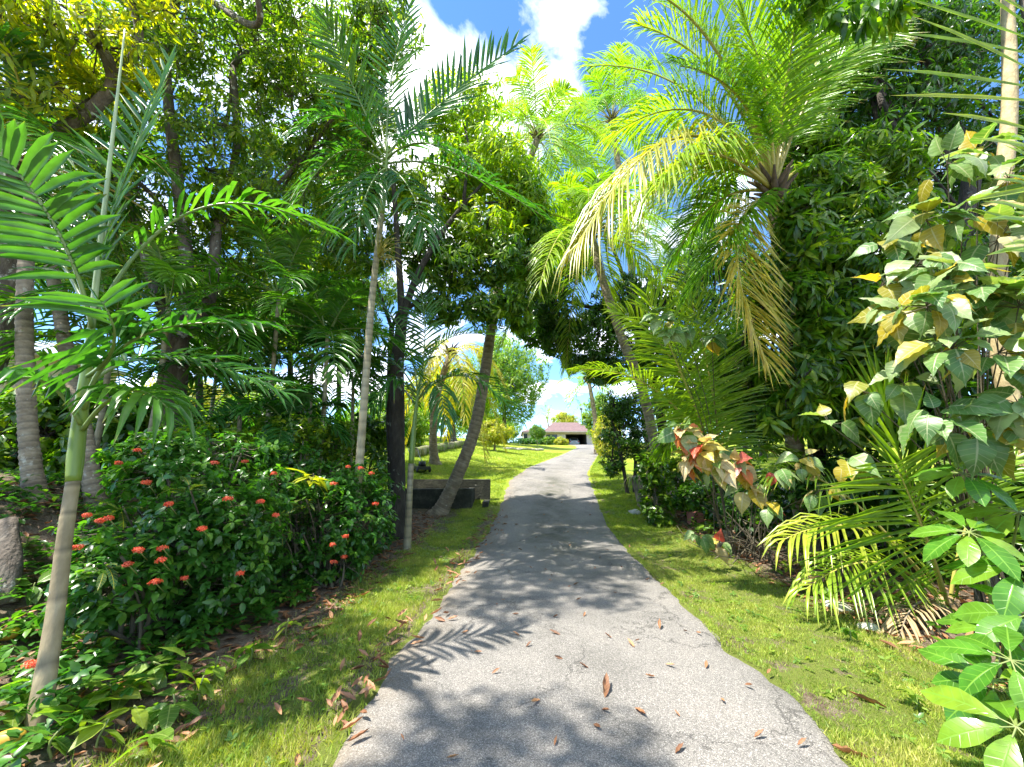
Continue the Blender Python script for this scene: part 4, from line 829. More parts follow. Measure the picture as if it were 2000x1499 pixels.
tree('mango_tree', 'big forked tree with lichen spotted bark spreading olive leaves over the left side', 'tree', b3, L3, [
    (P(300, 170, 6.5), (1.5, 1.4, 1.2), 330, 3), (P(470, 90, 7.0), (1.6, 1.4, 1.2), 380, 2), (P(180, 260, 6.4), (1.3, 1.2, 1.0), 260, 1), (P(420, 300, 7.0), (1.4, 1.2, 1.0), 330, 2), (P(580, 240, 7.9), (1.5, 1.3, 1.3), 360, 5),
    (P(560, 90, 7.6), (1.4, 1.3, 1.1), 300, 2), (P(300, 20, 6.0), (1.4, 1.3, 1.0), 260, 4), (P(330, 420, 6.8), (1.2, 1.1, .8), 200, 1), (P(500, 420, 7.4), (1.3, 1.1, .9), 280, 5), (P(680, 90, 8.4), (1.5, 1.3, 1.3), 330, 5), (P(640, 330, 8.4), (1.3, 1.2, 1.2), 320, 5),
    (P(120, 420, 7.4), (1.4, 1.2, .9), 240, 1), (P(240, 540, 7.8), (1.2, 1.0, .6), 170, 1), (P(600, 470, 8.4), (1.3, 1.1, 1.0), 280, 5), (P(440, 540, 8.0), (1.1, 1.0, .6), 170, 5), (P(690, 220, 8.6), (1.2, 1.2, 1.2), 260, 5), (P(60, 280, 7.0), (1.3, 1.2, 1.0), 200, 1), (P(745, 50, 6.6), (.9, .9, .7), 210, 5), (P(690, 150, 6.8), (.8, .8, .7), 170, 5), (np.array((-4.4, 3.5, 10.2)), (1.2, 1.2, .8), 260, 6), (np.array((-3.6, 4.6, 10.6)), (.9, 1.0, .7), 150, 6), (np.array((-4.9, 5.8, 10.4)), (1.2, 1.0, .8), 190, 6)],
    'olive_leaf', 'mango_bark', .17, 9, single=150, droop=.6)
# --- yellow-leaved tree whose branches reach in at the upper left
b4 = onG(-8.2, 5.6)
L4 = [([b4 - (0, 0, .1), b4 + (.2, .1, 2.5), P(20, 330, 5.3)], .2, .15), ([P(20, 330, 5.3)] + px3([(215, 175, 5.0), (165, 40, 4.8), (140, -60, 4.6)]), .11, .06), ([P(60, 300, 5.3)] + px3([(262, 110, 5.1), (240, -40, 4.9)]), .08, .05), ([P(20, 330, 5.3)] + px3([(25, 130, 4.8), (-30, -60, 4.6)]), .10, .06), ([P(-30, -60, 4.6), np.array((-6.6, 2.8, 9.2)), np.array((-5.2, 1.2, 9.8))], .06, .04)]
tree('mango_tree', 'tree with glowing yellow leaves reaching in over the near slim palm', 'tree', b4, L4, [
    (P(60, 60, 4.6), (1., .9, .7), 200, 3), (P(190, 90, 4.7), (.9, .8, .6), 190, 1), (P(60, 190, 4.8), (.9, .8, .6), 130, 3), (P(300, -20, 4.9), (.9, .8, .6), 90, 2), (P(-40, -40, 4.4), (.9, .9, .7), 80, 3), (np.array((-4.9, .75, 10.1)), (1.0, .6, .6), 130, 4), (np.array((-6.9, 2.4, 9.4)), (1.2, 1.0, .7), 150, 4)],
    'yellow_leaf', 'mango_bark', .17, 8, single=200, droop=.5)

# --- dark mango whose bright crown fills the middle
b6 = G(775, 1050)
Y6 = b6[1]
L6 = [([b6 - (0, 0, .1)] + px3([(776, 900, Y6), (776, 720, Y6), (786, 620, Y6)]), .19, .13), (px3([(786, 625, Y6), (812, 545, Y6), (860, 460, Y6), (905, 400, Y6)]), .10, .05), (px3([(786, 625, Y6), (778, 500, Y6), (768, 350, Y6)]), .10, .05), (px3([(790, 610, Y6), (850, 560, 9.1), (930, 520, 8.9)]), .06, .03)]
tree('mango_tree', 'mango tree with blackish trunk and bright lime green crown above the leaning palm', 'tree', b6, L6, [
    (P(900, 225, 9.5), (1.35, 1.2, 1.15), 360, 1), (P(950, 330, 9.2), (1.5, 1.2, 1.0), 420, 1), (P(850, 380, 9.3), (1.2, 1.1, .9), 260, 1), (P(1015, 395, 9.4), (.9, 1.0, .9), 210, 1), (P(950, 450, 9.0), (1.1, .9, .8), 220, 1)],
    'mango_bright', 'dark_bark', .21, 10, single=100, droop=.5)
L6b = [([onG(-2.9, 9.9) - (0, 0, .1), P(760, 800, 9.9), P(765, 640, 9.9)], .09, .07), (px3([(765, 640, 9.9), (810, 560, 9.6), (900, 500, 9.3)]), .06, .03), (px3([(765, 640, 9.9), (730, 540, 9.8), (700, 450, 9.8)]), .06, .03)]
tree('mango_tree', 'shaded mango tree with hanging dark leaf bunches beside the blackish trunk', 'tree', onG(-2.9, 9.9), L6b, [
    (P(900, 520, 8.9), (1., .8, .65), 220, 1), (P(990, 510, 8.9), (.9, .8, .7), 230, 1), (P(820, 490, 9.3), (1., .9, .8), 240, 1), (P(700, 470, 9.6), (1.2, 1., 1.), 300, 2), (P(660, 580, 9.8), (1.1, .9, .9), 240, 2), (P(870, 600, 9.1), (.9, .6, .45), 120, 1), (P(760, 370, 9.8), (1.1, .9, .9), 260, 2), (P(960, 600, 8.9), (.7, .6, .5), 130, 1), (P(1010, 610, 9.2), (.5, .5, .5), 90, 1), (P(720, 260, 9.8), (1.2, 1., 1.), 260, 2), (P(1040, 460, 9.6), (.7, .7, .7), 150, 1), (P(1050, 550, 9.8), (.6, .6, .5), 110, 1)],
    'mango_leaf', 'dark_bark', .20, 10, single=60, droop=.75)
for k, (x0, y0, w0, h0, lab) in enumerate(((430, 800, 1.5, .9, 'dark leafy thicket at the foot of the big forked tree'), (560, 790, 1.6, 1.1, 'dark leafy thicket behind the low young slim palm'), (690, 800, 1.3, 1.0, 'dark leafy thicket between tall pale trunk and blackish mango trunk'), (100, 800, 1.3, .9, 'leafy thicket growing against the mossy stone wall by the outbuilding'), (270, 800, 1.2, .8, 'leafy thicket growing against the mossy stone wall by the forked tree'))):
    Yt = 10.5 if k < 3 else 7.4; c = P(x0, y0, Yt); b = onG(c[0], Yt); c[2] = b[2] + h0 * .8
    tree('thicket', lab, 'shrub', b, [([b - (0, 0, .1), b + (.05, 0, .3), b + (0, 0, .6)], .06, .04)], [(c, (w0, .9, h0), 330, 0), (c + (.3, .2, h0 * .7), (w0 * .6, .7, h0 * .6), 170, 0)], 'mango_leaf', 'dark_bark', .18, 8, shape='oval', droop=.4)
# trees behind the left ones
for k, (px, Y, zs, mat, lab) in enumerate(((560, 12.5, ((540, 470, 1.5), (600, 600, 1.4), (480, 560, 1.3), (560, 330, 1.6)), 'mango_dark', 'slender dark tree standing behind the crowded slim palms'), (655, 15.0, ((650, 520, 1.5), (690, 640, 1.4), (600, 470, 1.6), (640, 350, 1.8), (560, 640, 1.2), (720, 560, 1.4)), 'olive_leaf', 'slender olive tree standing farther behind the tall pale trunk'), (380, 11.0, ((400, 560, 1.0), (330, 530, 1.0), (240, 480, 1.2), (130, 520, 1.2), (470, 610, 1.0), (420, 690, .8)), 'mango_dark', 'dark leafy tree close behind the big forked tree'))):
    b = GX(px, Y); top = P(px, zs[0][1] + 40, Y); L_ = [([b - (0, 0, .1), (b + top) / 2 + (.1, 0, 0), top], .12, .06)]
    tree('mango_tree', lab, 'tree', b, L_, [(P(a, c, Y), (r, r, r * .8), 300, 0) for a, c, r in zs], mat, 'dark_bark', .2, 9)

# --- leaning coconut over the trough and the one on the lawn
b8 = G(855, 1003)
t8 = [b8] + px3([(893, 930, b8[1]), (925, 845, b8[1] + .1), (944, 750, b8[1] + .2), (960, 640, b8[1] + .4), (978, 540, b8[1] + .7), (1005, 400, 12.2), (1050, 270, 12.8)])
coco('leaning curved coconut palm growing over the mossy trough', t8, .18, .125, dict(n=26, L=3.6, leaf=.95, w=.018, el=(-.6, 1.35), az0=.4, mat='coconut_leaf', sag=.5, nl=60, droop=.4, rbias=.55), flare=.9)
b9 = GX(848, 17.5)
t9 = [b9] + px3([(846, 860, 17.5), (852, 780, 17.6), (880, 690, 17.8)])
coco('coconut palm with drooping yellow fronds standing on the left lawn', t9, .19, .15, dict(n=13, L=3.4, leaf=.85, w=.03, el=(-.9, .9), az0=.1, mat='coconut_yellow', sag=.7, nl=36, droop=.5, rbias=.4), flare=.9)

# ================================================================== IXORA SHRUBS WITH RED FLOWERS
SPTS = {}
def shrub(name, label, cat, base, blobs, mat, leaf, nleaf, shape, stems, single=0, hi='oval_hi', droop=.2, el=(-.3, .6), group=None, bark='twig', shell=.55):
    th = thing(name, label, cat, base, group); base = np.asarray(base, float); st = MB(); PP, RR, SS, QQ, PTS = [], [], [], [], []
    for c, r, n_ in blobs:
        c = np.asarray(c, float); q = ellipsoid_points(c, r, n_, shell, .3); PTS.append(q); f0 = base + (c - base) * (.5, .5, 0); f0[2] = float(H(f0[0], f0[1]))
        for i in range(stems):
            e_ = c + rng.normal(size=3) * np.asarray(r) * .35; tube(st, spline([f0 + rng.normal(size=3) * (.08, .08, 0), (f0 + e_) / 2 + rng.normal(size=3) * .05, e_], 7), np.linspace(.022, .01, 7), 5, cap=False)
        for i in np.nonzero(rng.random(n_) < .25)[0]: tube(st, [c + (q[i] - c) * .35, c + (q[i] - c) * .7 + rng.normal(size=3) * .03, q[i]], (.006, .005, .003), 3, cap=False)
        a, b, s_, d = whorls(q, c - (0, 0, r[2] if not np.isscalar(r) else r), nleaf, leaf, droop, el); PP.append(a); RR.append(b); SS.append(s_); QQ.append(d)
    SPTS[th.name] = np.vstack(PTS); part(st, 'stems', bark, th)['kind'] = 'stuff'; foliage(th, shape, mat, np.vstack(PP), np.vstack(RR), np.concatenate(SS), np.concatenate(QQ), single, hi, 'foliage'); return th
def ixora_head(th, px, py, Y, r=.06):
    m = MB(); x, y, z = project(SPTS[th.name]); d = np.hypot(x - px, y - py); near_ = d < 38
    if near_.any(): Y = float(SPTS[th.name][near_][:, 1].min()) - .06
    c = P(px, py, Y)
    for k in range(30):
        d = nrm(rng.normal(size=3) * (1, 1, .6) + np.array((0, -.35, .55))); q = c + d * np.array((1.15, 1.15, .6)) * r * rng.uniform(.5, 1.1); a = rng.uniform(0, 1.57)
        d = nrm(d + rng.normal(size=3) * .35); u = nrm(np.cross(d, rng.normal(size=3))); v = np.cross(d, u)
        for z in range(4):
            ang = a + z * 1.571; e1 = u * math.cos(ang) + v * math.sin(ang); e2 = np.cross(d, e1); l = .019
            m.add([q, q + e1 * l * .55 + e2 * l * .26 + d * .003, q + e1 * l - d * .003, q + e1 * l * .55 - e2 * l * .26 + d * .003], [(0, 1, 2), (0, 2, 3)], np.tile((.5, .5, rng.random()), (4, 1)))
    tube(m, [c + (0, .10, -.10), c], (.004, .005), 4, 1); return part(m, 'flower_head', ['petal', 'green_stem'], th)
bi = G(340, 1235)
ix = shrub('ixora_shrub', 'large shrub with many red orange flower heads behind the near slim palm trunk', 'shrub', bi, [
    (P(300, 1040, 3.9), (.75, .55, .42), 300), (P(420, 1010, 4.3), (.75, .55, .45), 300), (P(230, 1130, 3.5), (.45, .4, .35), 170), (P(400, 1120, 4.1), (.6, .45, .35), 230), (P(480, 1060, 4.7), (.55, .5, .5), 200), (P(330, 930, 4.2), (.6, .5, .2), 120), (P(500, 950, 5.0), (.6, .5, .3), 150), (P(320, 890, 4.5), (.6, .4, .3), 150), (P(440, 880, 5.0), (.6, .4, .3), 150)],
    'ixora_leaf', .085, 8, 'oval', 5, single=220)
for px, py, Y in ((287, 943, 3.7), (446, 975, 3.9), (270, 1075, 3.3), (315, 1095, 3.35), (250, 1103, 3.3), (303, 1138, 3.3), (395, 1033, 3.7), (478, 902, 4.5), (535, 925, 4.6), (540, 1007, 4.4), (195, 1018, 3.4), (212, 1013, 3.45), (172, 1007, 3.4), (268, 880, 4.1), (318, 1072, 3.4), (62, 1298, 2.8), (330, 985, 3.7), (232, 905, 4.), (420, 905, 4.2), (150, 1070, 3.4), (360, 1130, 3.7), (470, 1120, 4.2), (510, 980, 4.4)):
    ixora_head(ix, px, py, Y, rng.uniform(.022, .036))
bj = G(640, 1150)
iy = shrub('ixora_shrub', 'flowering shrub with red orange heads in deep shade before the dark mango trunk', 'shrub', bj, [
    (P(600, 1020, 5.5), (.7, .6, .6), 300), (P(690, 1010, 6.0), (.6, .6, .6), 260), (P(640, 940, 6.0), (.7, .5, .35), 200), (P(720, 950, 6.5), (.5, .5, .5), 150), (P(650, 1090, 5.6), (.55, .4, .3), 150), (P(560, 900, 6.0), (.5, .5, .3), 110)],
    'ixora_leaf', .085, 8, 'oval', 5, single=120)
for px, py, Y in ((733, 985, 5.5), (650, 1065, 4.9), (675, 1048, 5.0), (652, 1098, 4.95), (672, 1088, 4.95), (652, 945, 5.4), (725, 925, 5.8), (705, 915, 5.9), (680, 912, 5.8)):
    ixora_head(iy, px, py, Y, rng.uniform(.028, .042))
for px, py, Y, lab in ((390, 790, 5.5, 'tall thin shrub with paired bronze leaves rising above the flowering shrub'),):
    c = P(px, py + 80, Y); shrub('hedge_shrub', lab, 'shrub', onG(c[0], Y), [(c, (.8, .5, .35), 150), (P(560, 850, 6.6), (.7, .5, .4), 170), (P(660, 860, 7.2), (.6, .5, .4), 150)], 'olive_leaf', .09, 7, 'oval', 5)
# crotons among the flowers
def croton(label, px, py, n_, size, mat, of):
    x, y, z = project(SPTS[of.name]); near_ = np.hypot(x - px, y - py) < 42
    c = P(px, py, float(SPTS[of.name][near_][:, 1].min()) - .05 if near_.any() else 4.); b = onG(c[0], c[1] + .45); th = thing('croton_plant', label, 'plant', b); m = MB(); tube(m, spline([b - (0, 0, .05), (b + c) / 2 + (0, .12, .05), c], 10), np.linspace(.012, .007, 10), 6); part(m, 'stem', 'twig', th)
    p, R, s_, r_ = whorls(np.array([c]), np.array([c - (0, .25, 1.)]), n_, size, .35, (-.1, .9)); 
    for i in range(len(p)): leaf_obj('leaf', 'croton', mat, p[i], R[i], float(s_[i]), float(r_[i]), th)
    return th
croton('yellow leaved croton rosette among the red flowers', 612, 925, 14, .24, 'croton_yellow', iy)
croton('croton with drooping yellow veined leaves below the yellow rosette', 598, 975, 9, .22, 'croton_leaf', iy)
croton('dark croton with pale midribs at the top of the flowering shrub', 370, 950, 10, .2, 'croton_leaf', ix)
croton('dark croton spray crossing the slim palm trunk', 205, 1100, 8, .19, 'croton_leaf', ix)
croton('dark croton leaning out of the shaded side of the shrub', 545, 1035, 8, .2, 'croton_leaf', iy)
croton('dark croton behind the slim palm trunk near the ring', 240, 990, 7, .18, 'croton_leaf', ix)
# seedlings along the left foot
def seedling(label, c, n_, size, mat='seedling_leaf', shape='oval_hi', group=None, name='seedling'):
    c = np.asarray(c, float); b = onG(c[0], c[1]); th = thing(name, label, 'plant', b, group); m = MB(); tube(m, spline([b - (0, 0, .03), (b + c) / 2 + rng.normal(size=3) * .02, c], 6), np.linspace(.008, .005, 6), 5); part(m, 'stem', 'green_stem', th)
    p, R, s_, r_ = whorls(np.array([c]), np.array([c - (0, .2, 1.)]), n_, size, .3, (-.25, .55))
    for i in range(len(p)): leaf_obj('leaf', shape, mat, p[i], R[i], float(s_[i]), float(r_[i]), th)
sd = [(130, 1345, 8, .24, 'seedling with large lime leaves hugging the slim palm foot'), (205, 1345, 9, .2, 'lime seedling rosette just right of the slim palm foot'), (330, 1370, 9, .18, 'lime seedling in front of the flowering shrub'), (360, 1290, 7, .2, 'seedling with one long pointed leaf under the shrub stems'), (250, 1400, 8, .15, 'short seedling at the soil edge below the shrub'), (290, 1440, 7, .15, 'dusty seedling nearest the verge grass'), (20, 1370, 9, .17, 'pale sunlit seedling left of the slim palm foot'), (180, 1250, 8, .19, 'dark seedling between the palm trunk and shrub'), (480, 1260, 7, .15, 'seedling at the shaded shrub skirt'), (40, 1040, 8, .16, 'seedling on the bank before the grey coconut foot'), (20, 930, 8, .17, 'fresh seedling high on the bank by the grey coconut'), (420, 1285, 6, .14, 'small seedling between shrub stems and verge'), (60, 1330, 9, .2, 'lime seedling tucked behind the slim palm foot'), (150, 1400, 9, .17, 'broad seedling before the slim palm foot'), (240, 1330, 9, .19, 'lime seedling under the lowest red flowers'), (290, 1300, 8, .18, 'lime seedling deep under the flowering shrub'), (200, 1430, 8, .14, 'low seedling on bare soil by the slim palm'), (100, 1200, 8, .18, 'seedling leaning on the left side of the slim palm trunk'), (390, 1330, 8, .15, 'pale seedling at the litter strip before the shrub'), (330, 1240, 8, .17, 'dark seedling among the shrub stems'), (60, 1130, 8, .18, 'seedling at the grey stump foot'), (560, 1200, 7, .13, 'seedling below the shaded flower heads'), (110, 1440, 8, .15, 'dusty seedling right at the slim palm foot')]
for px, py, n_, s_, lab in sd:
    g = G(px, min(1495, py + 45)); seedling(lab, g + (0, 0, .16), n_, s_)

# ================================================================== MIDDLE DISTANCE
def bush(name, label, cat, c, r, n_, mat, leaf, nleaf=7, shape='oval', trunkpx=None, bark='mango_bark', tr=.1, group=None, blobs=None, shell=.6):
    c = np.asarray(c, float); b = onG(c[0], c[1]); top = c - (0, 0, r[2] * .3)
    lim = [([b - (0, 0, .1), (b + top) / 2 + rng.normal(size=3) * (.1, .1, 0), top], tr, tr * .5)]
    bl = [(c, r, n_, 0)] if blobs is None else [(c + np.asarray(o) * r, np.asarray(r) * k, int(n_ * k), 0) for o, k in blobs]
    return tree(name, label, cat, b, lim, bl, mat, bark, leaf, nleaf, shape, .35, twigs=.1, group=group, shell=shell)
LB = [((0, 0, .25), .6), ((.5, 0, 0), .55), ((-.5, .1, 0), .55), ((.15, -.4, -.1), .5), ((-.2, .3, .45), .45), ((.3, .1, -.4), .5), ((-.35, -.2, -.45), .5)]
bush('round_tree', 'large round lime green tree standing on the lawn before the house', 'tree', P(985, 735, 40), np.array((4.7, 4.2, 5.8)), 800, 'far_leaf', .34, 8, 'lance', tr=.3, blobs=LB)
bush('round_tree', 'broad tree with thick grey trunk at the back of the left lawn', 'tree', P(885, 770, 33), np.array((4.2, 3.6, 3.2)), 560, 'mango_bright', .36, 8, 'lance', tr=.45, blobs=LB)
bush('small_tree', 'small yellow leaved tree with thin pale trunk alone on the lawn', 'tree', P(966, 843, 27), np.array((1.45, 1.3, 1.05)), 190, 'far_yellow', .2, 8, 'lance', tr=.09, bark='coconut_bark', blobs=LB)
bush('small_tree', 'small dark tree in front of the house hedge', 'tree', P(1050, 843, 58), np.array((1.25, 1.2, 1.35)), 260, 'mango_leaf', .24, 8, 'lance', tr=.08, bark='coconut_bark', blobs=LB)
for k, (px, Y, r, mat, lab) in enumerate(((1015, 63.5, (1.9, .8, .65), 'ixora_leaf', 'dark clipped hedge at the left end before the house'), (1045, 63.5, (1.8, .8, .7), 'ixora_leaf', 'dark clipped hedge in the middle before the house window'), (1076, 63.5, (1.5, .8, .85), 'mango_leaf', 'green hedge beside the yellow croton bush'), (1099, 62.5, (1.15, .8, .75), 'far_yellow', 'orange yellow croton bush at the carport corner'))):
    c = GX(px, Y) + (0, 0, r[2] * .75); bush('hedge_bush', lab, 'hedge', c, np.array(r), 330, mat, .2, 7, 'oval', tr=.05, shell=.5)
bush('small_tree', 'bright tree left of the house beside the low roof', 'tree', P(985, 838, 74), np.array((3.4, 2.5, 2.6)), 330, 'far_leaf', .34, 7, 'lance', tr=.15, blobs=LB)
bush('small_tree', 'lime tree showing over the roof ridge', 'tree', P(1104, 820, 86), np.array((3.4, 2.5, 2.2)), 240, 'far_yellow', .4, 7, 'lance', tr=.15, blobs=LB)
bush('small_tree', 'bright lime tree hiding the right end of the house', 'tree', P(1180, 812, 34), np.array((2.0, 2.2, 2.5)), 420, 'far_leaf', .26, 8, 'lance', tr=.12, blobs=LB)
bush('small_tree', 'yellowish tree between lime tree and dark shrubs by the bend', 'tree', P(1188, 850, 26), np.array((1.1, 1.4, 1.6)), 330, 'far_yellow', .2, 8, 'lance', tr=.08, blobs=LB)
def farcoco(label, px, py, Y, r, n_, el, L, az0, mat='coconut_leaf'):
    c = P(px, py, Y); b = onG(c[0] + .4, Y); coco(label, [b, (b + c) / 2 + (.15, 0, 0), c], .2, .15, dict(n=n_, L=L, leaf=.8, w=.045, el=el, az0=az0, mat=mat, sag=.35, nl=20, droop=.35, rbias=.5, seg=2))
farcoco('coconut palm with upright fronds behind the house roof', 1069, 818, 82, .2, 13, (.1, 1.4), 4.3, .3)
farcoco('hazy coconut palm behind the carport', 1135, 800, 90, .2, 11, (-.2, 1.2), 4.4, .6)
farcoco('coconut palm with pale fronds above the lime tree by the bend', 1150, 745, 30, .2, 12, (-.4, 1.2), 3.0, .8)
# backdrop trees left and right of the house and along the hill
bk = [(-10, 30, 26, (4, 3, 2.2), 'far_leaf', 'sunlit round bush beyond the pale outbuilding'), (-19, 22, 24, (3.4, 3, 1.7), 'far_yellow', 'sunlit yellow bush beyond the mossy stone wall'), (-13.5, 21, 22, (3., 2.6, 1.6), 'far_leaf', 'sunlit lime bush beyond the forked tree'), (-7.5, 24, 24, (3., 2.6, 1.8), 'far_leaf', 'sunlit bush behind the dark slim palms'), (-12, 42, 30, (5, 4, 3.4), 'mango_bright', 'tall hedge tree at the top of the left lawn'), (-4, 47, 30, (4.5, 4, 3.0), 'far_leaf', 'wide hedge tree behind the thick grey trunk'), (-3.5, 62, 30, (4, 4, 3.2), 'mango_leaf', 'dark hedge tree left of the house'), (-22, 34, 26, (5, 4, 2.6), 'mango_leaf', 'dark green tree at the left hill edge')]
for x, y, q, r, mat, lab in bk:
    b = onG(x, y); bush('hedge_tree', lab, 'tree', b + (0, 0, r[2] * .8), np.array(r), 300, mat, .34, 7, 'lance', tr=.15, blobs=LB)
for x, y, r, mat, lab in ((18, 30, (4, 3.5, 4.5), 'mango_leaf', 'leafy tree across the right lawn behind the leaning coconut'), (24, 24, (4, 3.5, 4.2), 'far_leaf', 'bright tree across the right lawn'), (13.5, 21, (2.6, 2.6, 3.6), 'mango_dark', 'dark tree behind the young coconut fronds'), (28, 15, (4, 4, 4.5), 'mango_leaf', 'leafy tree far right of the lawn'), (24, 9, (3.5, 3.5, 4.), 'mango_leaf', 'leafy tree behind the tan trunk'), (22, 48, (5, 4, 4), 'mango_bright', 'bright tree right of the house'), (30, 36, (5, 4, 4.5), 'mango_leaf', 'tall green tree at the right lawn end')):
    b = onG(x, y); bush('lawn_tree', lab, 'tree', b + (0, 0, r[2] * 1.0), np.array(r), 420, mat, .34, 8, 'lance', tr=.18, blobs=LB)

# ================================================================== RIGHT PLANTS
# dark shrubs on the right of the bend
bR = GX(1225, 13.0)
LR1 = [([bR - (0, 0, .1), P(1220, 930, 13), P(1205, 850, 13)], .07, .05), ([bR + (.25, .1, -.1), P(1240, 930, 13), P(1245, 840, 13)], .07, .05), ([bR + (.7, .3, -.1), P(1275, 930, 13), P(1270, 830, 13)], .08, .05)]
tree('dark_shrub', 'dark many stemmed shrub overhanging the driveway bend', 'shrub', bR, LR1, [(P(1215, 850, 13), (.75, .8, .85), 230, 0), (P(1245, 800, 13), (.8, .8, .7), 200, 1), (P(1270, 870, 13), (.8, .8, .9), 220, 2), (P(1200, 790, 13.4), (.6, .7, .6), 140, 0), (P(1195, 900, 13.2), (.45, .5, .5), 90, 0)], 'mango_dark', 'dark_bark', .15, 9, single=0)
# big dark mango arching over the bend
bR = GX(1300, 14.5)
LR = [([bR - (0, 0, .1), P(1295, 850, 14.4), P(1270, 700, 14.2), P(1240, 610, 14)], .22, .14), (px3([(1240, 610, 14), (1150, 600, 13.5), (1080, 580, 13)]), .1, .05), (px3([(1240, 610, 14), (1210, 520, 13.5), (1180, 440, 13.5)]), .1, .05), (px3([(1250, 640, 14), (1330, 560, 14), (1400, 520, 14)]), .1, .05)]
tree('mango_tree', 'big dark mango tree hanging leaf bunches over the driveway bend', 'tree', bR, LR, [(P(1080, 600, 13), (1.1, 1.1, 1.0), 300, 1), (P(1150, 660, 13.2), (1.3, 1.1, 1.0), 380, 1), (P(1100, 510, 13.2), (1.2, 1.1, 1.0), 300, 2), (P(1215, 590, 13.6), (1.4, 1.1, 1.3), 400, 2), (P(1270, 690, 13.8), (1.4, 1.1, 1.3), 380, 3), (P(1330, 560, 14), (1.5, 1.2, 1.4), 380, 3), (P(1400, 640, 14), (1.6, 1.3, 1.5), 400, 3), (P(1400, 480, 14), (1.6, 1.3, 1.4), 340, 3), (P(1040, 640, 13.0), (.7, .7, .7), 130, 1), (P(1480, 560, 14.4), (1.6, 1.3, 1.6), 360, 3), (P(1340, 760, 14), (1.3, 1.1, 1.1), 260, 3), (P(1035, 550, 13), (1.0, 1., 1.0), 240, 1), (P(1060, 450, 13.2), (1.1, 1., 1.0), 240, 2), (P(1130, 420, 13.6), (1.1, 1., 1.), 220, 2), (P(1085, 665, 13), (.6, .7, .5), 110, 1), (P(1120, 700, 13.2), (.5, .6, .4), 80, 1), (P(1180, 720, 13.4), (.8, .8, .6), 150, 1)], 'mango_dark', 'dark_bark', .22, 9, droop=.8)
# leaning coconut
t2 = [GX(1292, 10.2)] + px3([(1275, 850, 10.2), (1248, 740, 10.1), (1222, 680, 10.0), (1194, 600, 10.0), (1172, 530, 10.0), (1155, 460, 10.0)])
c2 = coco('coconut palm leaning left over the driveway with ringed grey trunk', t2, .135, .105, dict(n=21, L=3.2, leaf=.9, w=.018, el=(-.3, 1.4), az0=.15, mat='coconut_leaf', sag=.55, nl=58, droop=.45, rbias=.5))
b2 = GX(1275, 15.5)
coco('tall hazy coconut palm rising behind the dark mango over the bend', [b2, P(1250, 700, 15.4), P(1225, 450, 15.3), P(1195, 235, 15.3)], .17, .12, dict(n=22, L=3.8, leaf=1.0, w=.022, el=(-.4, 1.4), az0=.55, mat='coconut_leaf', sag=.5, nl=52, droop=.4, rbias=.35))
bs = GX(1285, 9.5); shrub('dark_shrub', 'dark shrub hiding the foot of the leaning coconut trunk', 'shrub', bs, [(bs + (0, 0, .6), (.45, .4, .6), 150), (bs + (-.1, 0, 1.3), (.4, .4, .5), 110)], 'mango_leaf', .13, 8, 'oval', 4)
